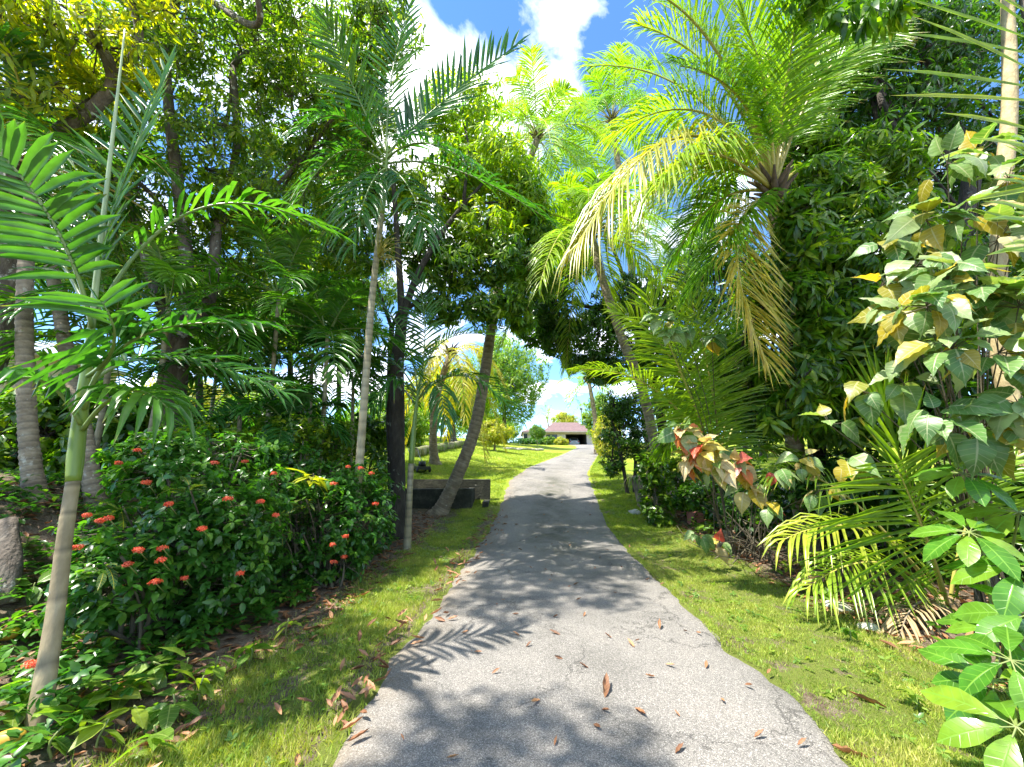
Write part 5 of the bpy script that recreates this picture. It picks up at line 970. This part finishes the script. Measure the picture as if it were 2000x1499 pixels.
# big coconut whose crown spreads high on the right
b3r = GX(1560, 7.2)
tr3 = [b3r] + px3([(1548, 830, 7.0), (1535, 600, 6.4), (1512, 380, 5.8)])
c3 = thing('coconut_palm', 'large coconut palm with arching yellow fronds spreading high beside the right mango', 'palm tree', b3r); ringed_trunk(c3, [b3r - (0, 0, .12)] + tr3[1:], .15, .12, 'coconut_bark', .1, .6, 14, .05)
for k, (pts, kw) in enumerate([
    (((1512, 375, 5.8), (1330, 268, 5.2), (1128, 480, 4.9)), dict(mat='coconut_yellow', droop=.95, L=.95, rbias=.25, up=(0, -.35, 1), n=64)),
    (((1508, 380, 5.7), (1440, 470, 5.2), (1492, 700, 5.0)), dict(mat='coconut_yellow', droop=.25, L=.75, rbias=.55, up=(.25, -1, .3), ang=42, n=60)),
    (((1512, 360, 5.7), (1492, 170, 5.0), (1440, 10, 4.4)), dict(droop=.35, L=1.0, up=(-.1, -1, .2), rbias=.5, n=60)),
    (((1508, 360, 5.8), (1400, 150, 5.6), (1250, 50, 5.4)), dict(droop=.45, L=.95, rbias=.55, up=(.3, -.6, 1))),
    (((1508, 365, 5.8), (1370, 220, 6.0), (1200, 260, 6.2)), dict(droop=.6, L=.95, rbias=.6)),
    (((1515, 360, 5.8), (1560, 190, 5.8), (1640, 60, 5.8)), dict(droop=.4, L=.9, rbias=.5, up=(-.3, -.8, .6))),
    (((1506, 375, 5.8), (1400, 395, 6.4), (1320, 500, 6.8)), dict(droop=.5, L=.9, rbias=.15)),
    (((1510, 360, 5.8), (1430, 60, 5.6), (1330, -120, 5.2)), dict(droop=.4, L=.95, rbias=.5, up=(.3, -1, .4))),
    (((1510, 370, 5.8), (1440, 300, 7.0), (1380, 420, 8.0)), dict(droop=.6, L=.9, rbias=.3)),
    (((1518, 375, 5.8), (1600, 330, 6.6), (1690, 420, 7.2)), dict(droop=.6, L=.9, rbias=.2)),
    (((1510, 360, 5.8), (1500, 160, 6.6), (1490, -20, 7.4)), dict(droop=.4, L=.95, rbias=.4, up=(0, -1, .4))),
    (((1508, 365, 5.8), (1330, 170, 6.4), (1150, 130, 6.8)), dict(droop=.5, L=.95, rbias=.6, up=(.2, -.6, 1))),
    (((1508, 365, 5.8), (1400, 90, 7.0), (1220, -20, 7.8)), dict(droop=.4, L=.95, rbias=.6, up=(.3, -.8, .6))),
    (((1508, 365, 5.8), (1360, 330, 5.8), (1230, 420, 5.9)), dict(droop=.8, L=.9, rbias=.65)),
    (((1510, 360, 5.8), (1370, 60, 5.0), (1180, -30, 4.6)), dict(droop=.5, L=1.0, rbias=.5, up=(.3, -.7, .8))),
    (((1510, 360, 5.8), (1450, 200, 5.2), (1330, 130, 4.7)), dict(droop=.45, L=1.0, rbias=.45, up=(.3, -.8, .7))),
    (((1514, 360, 5.8), (1600, 160, 5.3), (1700, 90, 4.9)), dict(droop=.5, L=.95, rbias=.4, up=(-.3, -.8, .7))),
    (((1506, 375, 5.8), (1450, 430, 5.4), (1360, 560, 5.2)), dict(droop=.5, L=.8, rbias=.3)),
    (((1512, 365, 5.8), (1540, 130, 5.0), (1570, -40, 4.4)), dict(droop=.3, L=.95, rbias=.45, up=(0, -1, .2))),
    (((1506, 370, 5.8), (1390, 300, 5.0), (1290, 360, 4.4)), dict(droop=.7, L=.9, rbias=.6)),
]):
    kw = dict(dict(mat='coconut_leaf', n=66, L=.9), **kw); n_ = int(kw.pop('n') * 1.45); L_ = kw.pop('L') * 1.3; frond(c3, px3(pts), n_, L_, .0155, r0=.035, bare=.16, **kw)
sheath(c3, tr3[-1], .13)
# young coconut in the middle right
by = GX(1405, 7.4); yc = by + (0, 0, .25)
y4 = thing('coconut_palm', 'young coconut palm with upright lime fronds behind the orange copperleaf branch', 'palm tree', by); ringed_trunk(y4, [by - (0, 0, .1), by + (0, 0, .15), yc + (0, 0, .1)], .14, .09, 'coconut_bark', .08, .2, 12, .05)
for k, (pts, kw) in enumerate([(((1405, 930, 7.4), (1290, 770, 6.9), (1133, 722, 6.6)), dict(droop=.4, L=.72, rbias=.55)), (((1403, 930, 7.4), (1345, 765, 6.9), (1262, 575, 6.6)), dict(droop=.12, L=.95, up=(-.45, -1, .35), rbias=.6, ang=70)), (((1408, 930, 7.4), (1392, 770, 7.0), (1345, 570, 6.8)), dict(droop=.12, L=.95, up=(-.45, -1, .35), rbias=.55, ang=70)), (((1408, 930, 7.4), (1460, 790, 7.5), (1560, 760, 7.5)), dict(droop=.4, L=.8, rbias=.15)), (((1406, 930, 7.4), (1430, 740, 7.8), (1470, 600, 8.1)), dict(droop=.3, L=.9, up=(0, -1, .3), rbias=.2)), (((1400, 930, 7.4), (1340, 850, 8.2), (1300, 880, 8.8)), dict(droop=.5, L=.7, rbias=.2)), (((1410, 930, 7.4), (1500, 880, 7.2), (1560, 960, 7.0)), dict(droop=.5, L=.7, rbias=.3)), (((1404, 930, 7.4), (1310, 700, 7.2), (1200, 610, 7.1)), dict(droop=.3, L=.8, rbias=.5, up=(-.3, -.8, .6)))]):
    n_ = 72; L_ = kw.pop('L') * 1.2; frond(y4, px3(pts), n_, L_, .017, mat='coconut_young', r0=.026, bare=.14, **kw)
# mango trees that fill the right
bm1 = GX(1600, 7.6)
LM = [([bm1 - (0, 0, .1), P(1592, 830, 7.5), P(1600, 640, 7.2)], .17, .13), (px3([(1600, 640, 7.2), (1640, 480, 7.0), (1660, 330, 6.9)]), .1, .05), (px3([(1600, 650, 7.2), (1680, 580, 6.6), (1720, 520, 6.2)]), .08, .04), (px3([(1600, 660, 7.2), (1560, 600, 6.8), (1550, 520, 6.6)]), .07, .04)]
tree('mango_tree', 'glossy dark mango tree behind the copperleaf shrub', 'tree', bm1, LM, [(P(1610, 400, 6.4), (1., .9, .9), 330, 1), (P(1690, 330, 6.6), (1., .9, .9), 330, 1), (P(1600, 560, 6.0), (.9, .8, .9), 300, 3), (P(1640, 650, 5.8), (.85, .75, .8), 260, 3), (P(1720, 480, 5.9), (1., .9, 1.), 330, 2), (P(1740, 640, 5.9), (1., .9, 1.), 320, 2), (P(1560, 690, 6.6), (.8, .8, .8), 240, 3), (P(1440, 720, 7.6), (.8, .6, .9), 190, 3), (P(1500, 790, 7.6), (.8, .6, .6), 170, 3), (P(1560, 300, 6.8), (.8, .8, .8), 220, 1), (P(1640, 800, 6.6), (.9, .8, .7), 200, 3), (P(1520, 560, 7.4), (.9, .8, .9), 230, 3), (P(1570, 470, 5.4), (.5, .45, .5), 120, 3), (P(1555, 405, 5.3), (.32, .3, .3), 60, 3), (P(1560, 590, 5.4), (.45, .4, .5), 100, 3), (P(1575, 730, 5.6), (.5, .4, .5), 110, 3), (P(1545, 800, 5.9), (.5, .4, .35), 80, 3)], 'mango_leaf', 'dark_bark', .21, 10, single=220, droop=.7)
bm2 = onG(7.6, 6.6)
LM = [([bm2 - (0, 0, .1), bm2 + (-.1, 0, 2.5), P(1900, 330, 7.2)], .2, .15), (px3([(1900, 330, 7.2), (1850, 200, 7.2), (1800, 100, 7.2)]), .1, .05), (px3([(1900, 330, 7.2), (1780, 260, 7.0), (1700, 150, 6.9)]), .1, .05)]
tree('mango_tree', 'tall shadowy mango tree behind the tan trunk', 'tree', bm2, LM, [(P(1800, 120, 7.4), (1.5, 1.3, 1.3), 430, 1), (P(1690, 60, 7.0), (1.4, 1.2, 1.2), 400, 2), (P(1900, 40, 7.6), (1.6, 1.3, 1.3), 400, 1), (P(1580, 120, 7.6), (1.2, 1.1, 1.2), 300, 2), (P(1580, 260, 7.8), (1.1, 1.1, 1.2), 260, 2), (P(1930, 420, 9.0), (1.8, 1.3, 1.8), 420, 2), (P(1860, 330, 7.8), (1.4, 1.3, 1.4), 300, 2), (P(1750, 230, 7.2), (1.1, 1.1, 1.), 240, 2), (P(1960, 250, 8.0), (1.4, 1.3, 1.4), 260, 1), (P(1850, 560, 7.2), (1.5, 1.1, 1.3), 420, 2), (P(1970, 520, 7.0), (1.4, 1.2, 1.4), 380, 2), (P(1800, 770, 7.0), (1.3, 1.0, 1.0), 340, 2), (P(1930, 780, 6.4), (1.2, 1., 1.1), 340, 2), (P(1990, 900, 6.0), (1., .9, .9), 240, 2), (P(1640, 130, 6.6), (.8, .8, .8), 150, 2)], 'mango_dark', 'dark_bark', .2, 9, droop=.6)
bt = onG(*(P(1968, 700, 4.6)[:2])); tt_ = thing('tan_tree', 'smooth tan tree trunk standing among dark mango leaves at the right edge', 'tree', bt)
m = MB(); tube(m, spline([bt - (0, 0, .1)] + px3([(1955, 700, 4.6), (1958, 400, 4.6), (1972, 200, 4.65), (1968, 0, 4.7), (1965, -160, 4.8)]), 40), np.linspace(.10, .07, 40), 12, wob=.05); part(m, 'trunk', 'tan_bark', tt_)
q = ellipsoid_points(P(1960, -170, 4.8), (1.1, .9, .7), 90); a_, b_, c_, d_ = whorls(q, np.tile(P(1960, -170, 4.8), (len(q), 1)), 8, .2); foliage(tt_, 'lance', 'mango_leaf', a_, b_, c_, d_)
# leaves hanging in at the top right
hb_ = P(1740, -60, 4.2); bq = onG(8.4, 4.8); hg = thing('mango_tree', 'mango tree outside dangling long leaves over the top right', 'tree', bq)
m = MB(); tube(m, spline([bq - (0, 0, .1), bq + (0, 0, 4.), bq + (-.3, -.1, 7.6), P(1950, -330, 4.4), P(1800, -170, 4.3), hb_], 30), np.linspace(.16, .02, 30), 10); part(m, 'trunk', 'mango_bark', hg)
q = np.vstack([ellipsoid_points(P(1660, 10, 4.0), (.45, .3, .2), 14, .1), ellipsoid_points(P(1730, -10, 3.6), (.3, .3, .2), 9, .1), ellipsoid_points(P(1600, -30, 4.2), (.5, .4, .2), 16, .1)]); a_, b_, c_, d_ = whorls(q, q - (0, 0, 1.), 9, .26, 1.1); foliage(hg, 'lance_hi', 'mango_leaf', a_, b_, c_, d_, 140)

# copperleaf shrubs: big leaves, each a part
def copper(label, base, heads, mats, probs, size, shape='ovate'):
    base = np.asarray(base, float); th = thing('copperleaf_shrub', label, 'shrub', base); st = MB()
    for c, n_, s_ in heads:
        n_ = int(n_ * 1.55); c = np.asarray(c, float); tube(st, spline([base + rng.normal(size=3) * (.1, .1, 0) - (0, 0, .05), base + (c - base) * (.35, .35, .6) + rng.normal(size=3) * .06, c - (0, 0, .0)], 12), np.linspace(.010, .004, 12), 6, cap=False)
        d = nrm(rng.normal(size=(n_, 3)) + np.array((0, -.4, .15))); ax = c + d * s_ * rng.uniform(.25, .8, (n_, 1)) * .8; dd = d.copy(); dd[:, 2] -= rng.uniform(.3, 1.1, n_); up = d + np.array((-.7, -.8, .8)) + rng.normal(size=(n_, 3)) * .45
        R = frames(nrm(dd), up)
        for i in range(n_):
            mt = mats[rng.choice(len(mats), p=probs)]; leaf_obj('leaf', ('ovate', 'ovate_b', 'ovate_c')[int(rng.integers(0, 3))], mt, ax[i], R[i], size * rng.uniform(.55, 1.15), rng.random(), th)
            tube(st, [c, ax[i]], (.004, .003), 3, cap=False)
    part(st, 'stems', 'twig', th)['kind'] = 'stuff'; return th
hd = [(P(x, y, Y), n_, s_) for x, y, Y, n_, s_ in ((1850, 320, 3.2, 8, .26), (1910, 300, 3.3, 8, .26), (1970, 350, 3.1, 9, .28), (1810, 430, 3.2, 9, .26), (1880, 430, 3.1, 10, .28), (1950, 470, 3.0, 10, .28), (1790, 520, 3.2, 9, .26), (1850, 550, 3.0, 12, .28), (1760, 610, 3.1, 10, .26), (1810, 600, 2.9, 12, .26), (1920, 580, 2.9, 11, .28), (1990, 600, 2.8, 11, .28), (1860, 680, 2.9, 11, .28), (1950, 690, 2.9, 11, .28), (1790, 690, 3.2, 5, .24), (1685, 765, 3.7, 4, .2), (1765, 750, 3.4, 5, .22), (1650, 900, 4.2, 4, .2), (1830, 820, 3.1, 10, .26), (1910, 840, 3.1, 9, .26), (1620, 830, 4.2, 3, .2), (1990, 430, 3.1, 9, .28), (1990, 790, 2.9, 9, .28), (1720, 560, 3.4, 6, .22), (1740, 480, 3.5, 5, .22))]
copper('tall copperleaf shrub with grey green and yellow leaves at the right edge', onG(4.9, 4.3), hd, ['copper_green', 'copper_yellow', 'copper_cream'], [.76, .20, .04], .27)
hd = [(P(x, y, Y), n_, s_) for x, y, Y, n_, s_ in ((1335, 845, 5.2, 10, .2), (1370, 880, 5.1, 12, .22), (1400, 915, 5.1, 12, .22), (1440, 910, 5.3, 11, .22), (1460, 950, 5.3, 9, .2), (1350, 900, 5.3, 8, .2))]
copper('copperleaf branch with orange, red and cream leaves over the right verge', onG(*(G(1425, 1085)[:2])), hd, ['copper_cream', 'copper_orange', 'copper_yellow', 'copper_green', 'copper_red'], [.34, .15, .27, .19, .05], .27)
hd = [(P(x, y, Y), n_, s_) for x, y, Y, n_, s_ in ((1365, 1045, 6.2, 6, .14), (1405, 1060, 6.3, 5, .14), (1520, 920, 5.0, 7, .2), (1565, 900, 4.9, 7, .2), (1600, 960, 4.8, 6, .2), (1500, 990, 5.2, 6, .18))]
copper('low copperleaf with mixed green and pinkish leaves below the orange branch', onG(*(G(1480, 1095)[:2])), hd, ['copper_green', 'copper_yellow', 'copper_cream', 'copper_red'], [.6, .18, .12, .1], .24)
hd = [(P(x, y, Y), n_, s_) for x, y, Y, n_, s_ in ((1290, 620, 5.6, 7, .2), (1310, 650, 5.6, 8, .2), (1340, 640, 5.7, 6, .2), (1390, 660, 5.9, 6, .2))]
copper('tall thin copperleaf stem with pale green leaves in front of the young coconut', onG(4.0, 7.6), hd, ['copper_green', 'copper_yellow'], [.85, .15], .27)
# tangled bare stems and dark undergrowth at the shrub foot
for k, (px, py, lab) in enumerate(((1470, 1075, 'tangle of bare brown stems under the copperleaf branch'), (1560, 1080, 'tangle of bare brown stems behind the young coconut fronds'))):
    g = G(px, py + 20); th = thing('bare_bush', lab, 'shrub', g)
    for i in range(26):
        e_ = g + rng.normal(size=3) * (.5, .4, .1) + (0, 0, rng.uniform(.35, .9)); m = MB(); tube(m, spline([g + rng.normal(size=3) * (.2, .15, 0), (g + e_) / 2 + rng.normal(size=3) * .1, e_], 6), np.linspace(.012, .004, 6), 4); part(m, 'stem', 'twig', th)
shrub('dark_shrub', 'dark low undergrowth filling behind the copperleaf and young coconut', 'shrub', onG(5.6, 7.8), [(onG(5.2, 8.2, .6), (.9, .7, .6), 160), (onG(6.3, 7.2, .6), (.9, .8, .6), 160), (onG(6.9, 6.0, .6), (.9, .8, .7), 160), (onG(4.6, 9.6, .5), (.7, .7, .5), 110), (onG(5.9, 5.6, .7), (.7, .6, .7), 170), (onG(6.2, 4.6, .9), (.7, .6, .9), 200), (onG(5.6, 6.8, 1.2), (.8, .6, .7), 170), (onG(6.6, 5.2, 1.9), (.8, .7, .8), 200)], 'mango_dark', .15, 8, 'oval', 4)
for px, py, Y, r, lab in ((1330, 880, 11.5, (.9, .8, .8), 'dark bush at the foot of the leaning coconut'), (1440, 880, 10.5, (1.0, .8, .8), 'dark bush behind the young coconut base'), (1545, 890, 9.6, (.9, .8, .8), 'dark bush at the foot of the large coconut trunk'), (1660, 900, 8.6, (1.0, .8, .9), 'dark bush at the foot of the glossy mango')):
    b = GX(px, Y); shrub('dark_shrub', lab, 'shrub', b, [(b + (0, 0, .55), r, 200), (b + (.4, .3, 1.0), tuple(.7 * q for q in r), 120)], 'mango_leaf', .14, 8, 'oval', 4)
# young coconut by the verge
b7r = G(1852, 1190); c7 = b7r + (0, 0, .12)
y7 = thing('coconut_palm', 'young coconut palm with long yellow green leaflets at the verge beside the umbrella plant', 'palm tree', b7r); ringed_trunk(y7, [b7r - (0, 0, .1), b7r + (0, 0, .06), c7], .1, .07, 'dry_frond', .06, .2, 10, .05)
for pts, n_, L_, w_, kw in [
    (((1852, 1185, 4.6), (1812, 1060, 4.1), (1748, 905, 3.9)), 30, 1.3, .020, dict(droop=.12, up=(-.25, -1, -.05), ang=78, vee=.12, tipang=62, rbias=.45, endlen=.3, bare=.25)),
    (((1848, 1180, 4.7), (1780, 960, 4.2), (1722, 790, 4.0)), 24, .85, .024, dict(droop=.0, up=(0, -1, .1), ang=24, tipang=8, rbias=.3, vee=.1, bare=.3, endlen=.8)),
    (((1845, 1185, 4.75), (1700, 1040, 4.6), (1530, 1055, 4.5)), 30, .75, .016, dict(droop=.55, up=(0, -.4, 1), rbias=.75, bare=.25)),
    (((1845, 1185, 4.75), (1720, 1100, 4.5), (1575, 1150, 4.3)), 28, .70, .016, dict(droop=.6, up=(0, -.4, 1), rbias=.55, bare=.25)),
    (((1856, 1180, 4.75), (1900, 1000, 4.6), (1990, 890, 4.5)), 26, .85, .016, dict(droop=.35, up=(-.2, -.5, 1), rbias=.35)),
    (((1846, 1185, 4.75), (1640, 960, 5.0), (1500, 930, 5.2)), 26, .75, .016, dict(droop=.5, up=(0, -.4, 1), rbias=.4)),
]: frond(y7, px3(pts), n_, L_, w_, mat='coconut_young', r0=.02, split=True, **kw)
for pts in (((1845, 1190, 4.7), (1790, 1180, 4.2), (1755, 1260, 4.0)), ((1850, 1190, 4.7), (1770, 1230, 4.4), (1800, 1300, 4.2))):
    frond(y7, px3(pts), 22, .4, .012, mat='dry_frond', stem='wood_post', r0=.014, droop=.7, rbias=.4)
# coconut standing just outside on the right: its leaflets reach into the picture
bo = onG(6.6, 2.6); th = thing('coconut_palm', 'coconut palm outside whose long leaflets reach in from the right', 'palm tree', bo); ringed_trunk(th, [bo - (0, 0, .1), bo + (.1, 0, 2.2), bo + (.2, 0, 4.4)], .15, .12, 'coconut_bark', .1, .5, 12, .05)
oc = bo + (.2, 0, 4.5)
for pts, n_, L_, kw in [((oc, P(2080, 20, 2.5), P(2060, 380, 2.4)), 16, 1.25, dict(ang=94, tipang=88, droop=.05, up=(0, -1, .15), rbias=.5, vee=.05)), ((oc, P(2130, 330, 2.7), P(2080, 640, 2.6)), 34, .85, dict(ang=72, tipang=60, droop=.15, up=(0, -1, .15), rbias=.6)), ((oc, oc + (.6, .3, .6), oc + (2.2, .8, -.2)), 30, .8, dict(droop=.4)), ((oc, oc + (-.2, -1.2, .6), oc + (-.5, -2.6, -.2)), 30, .8, dict(droop=.4)), ((oc, P(2170, 700, 3.0), P(2080, 930, 2.9)), 34, .8, dict(ang=70, tipang=55, droop=.2, up=(0, -1, .3), rbias=.6))]:
    frond(th, pts, n_, L_, .022, mat='coconut_young', r0=.02, bare=.3, **kw)
# umbrella plants: palmate heads of big glossy leaves
def umbrella(label, base, heads, size):
    base = np.asarray(base, float); th = thing('umbrella_plant', label, 'plant', base); st = MB()
    for c, n_, tilt in heads:
        c = np.asarray(c, float); tube(st, spline([base + rng.normal(size=3) * (.06, .06, 0), (base + c) / 2 + (.1, .1, .1), c], 10), np.linspace(.014, .007, 10), 6, cap=False)
        ax = nrm(np.array((tilt[0], tilt[1], 1.))); u = nrm(np.cross(ax, (0, 1, 0.1))); v = np.cross(ax, u); a0 = rng.uniform(0, 6)
        for i in range(n_):
            a = a0 + i * 6.283 / n_ + rng.normal() * .12; d = nrm((u * math.cos(a) + v * math.sin(a)) + ax * rng.uniform(-.35, .12)); p = c + d * .05; s_ = size * rng.uniform(.75, 1.12)
            tube(st, [c, p + d * .02], (.005, .004), 4, cap=False); leaf_obj('leaf', 'paddle', 'umbrella_leaf', p, frames(d[None], ax[None] + rng.normal(size=(1, 3)) * .18)[0], s_, rng.random(), th)
    part(st, 'stems', 'green_stem', th)['kind'] = 'stuff'
umbrella('umbrella plant with big glossy paddle leaves at the right foot', G(1990, 1330), [(P(x, y, Y), n_, t) for x, y, Y, n_, t in ((1882, 925, 3.2, 9, (-.2, -.5)), (1893, 1040, 3.0, 9, (-.3, -.5)), (1990, 1000, 3.1, 8, (-.2, -.4)), (1990, 1110, 2.8, 8, (-.3, -.5)), (1960, 1230, 2.8, 8, (-.3, -.5)), (1940, 1330, 2.6, 8, (-.4, -.5)), (1985, 1420, 2.3, 7, (-.3, -.5)), (1975, 1290, 2.5, 8, (-.3, -.5)), (2010, 1200, 2.7, 8, (-.3, -.5)))], .30)
sr = [(1590, 1150, 8, .22, 'broad leaved seedling under the young coconut fronds'), (1880, 1270, 9, .14, 'bright seedling before the umbrella plant'), (1780, 1370, 8, .1, 'tiny seedling at the grass edge by the umbrella plant'), (1660, 1240, 9, .09, 'small weed tuft at the litter edge of the verge'), (1385, 1030, 9, .12, 'bright weed tuft beside the red block')]
for px, py, n_, s_, lab in sr: seedling(lab, G(px, py + 15) + (0, 0, .13), n_, s_)
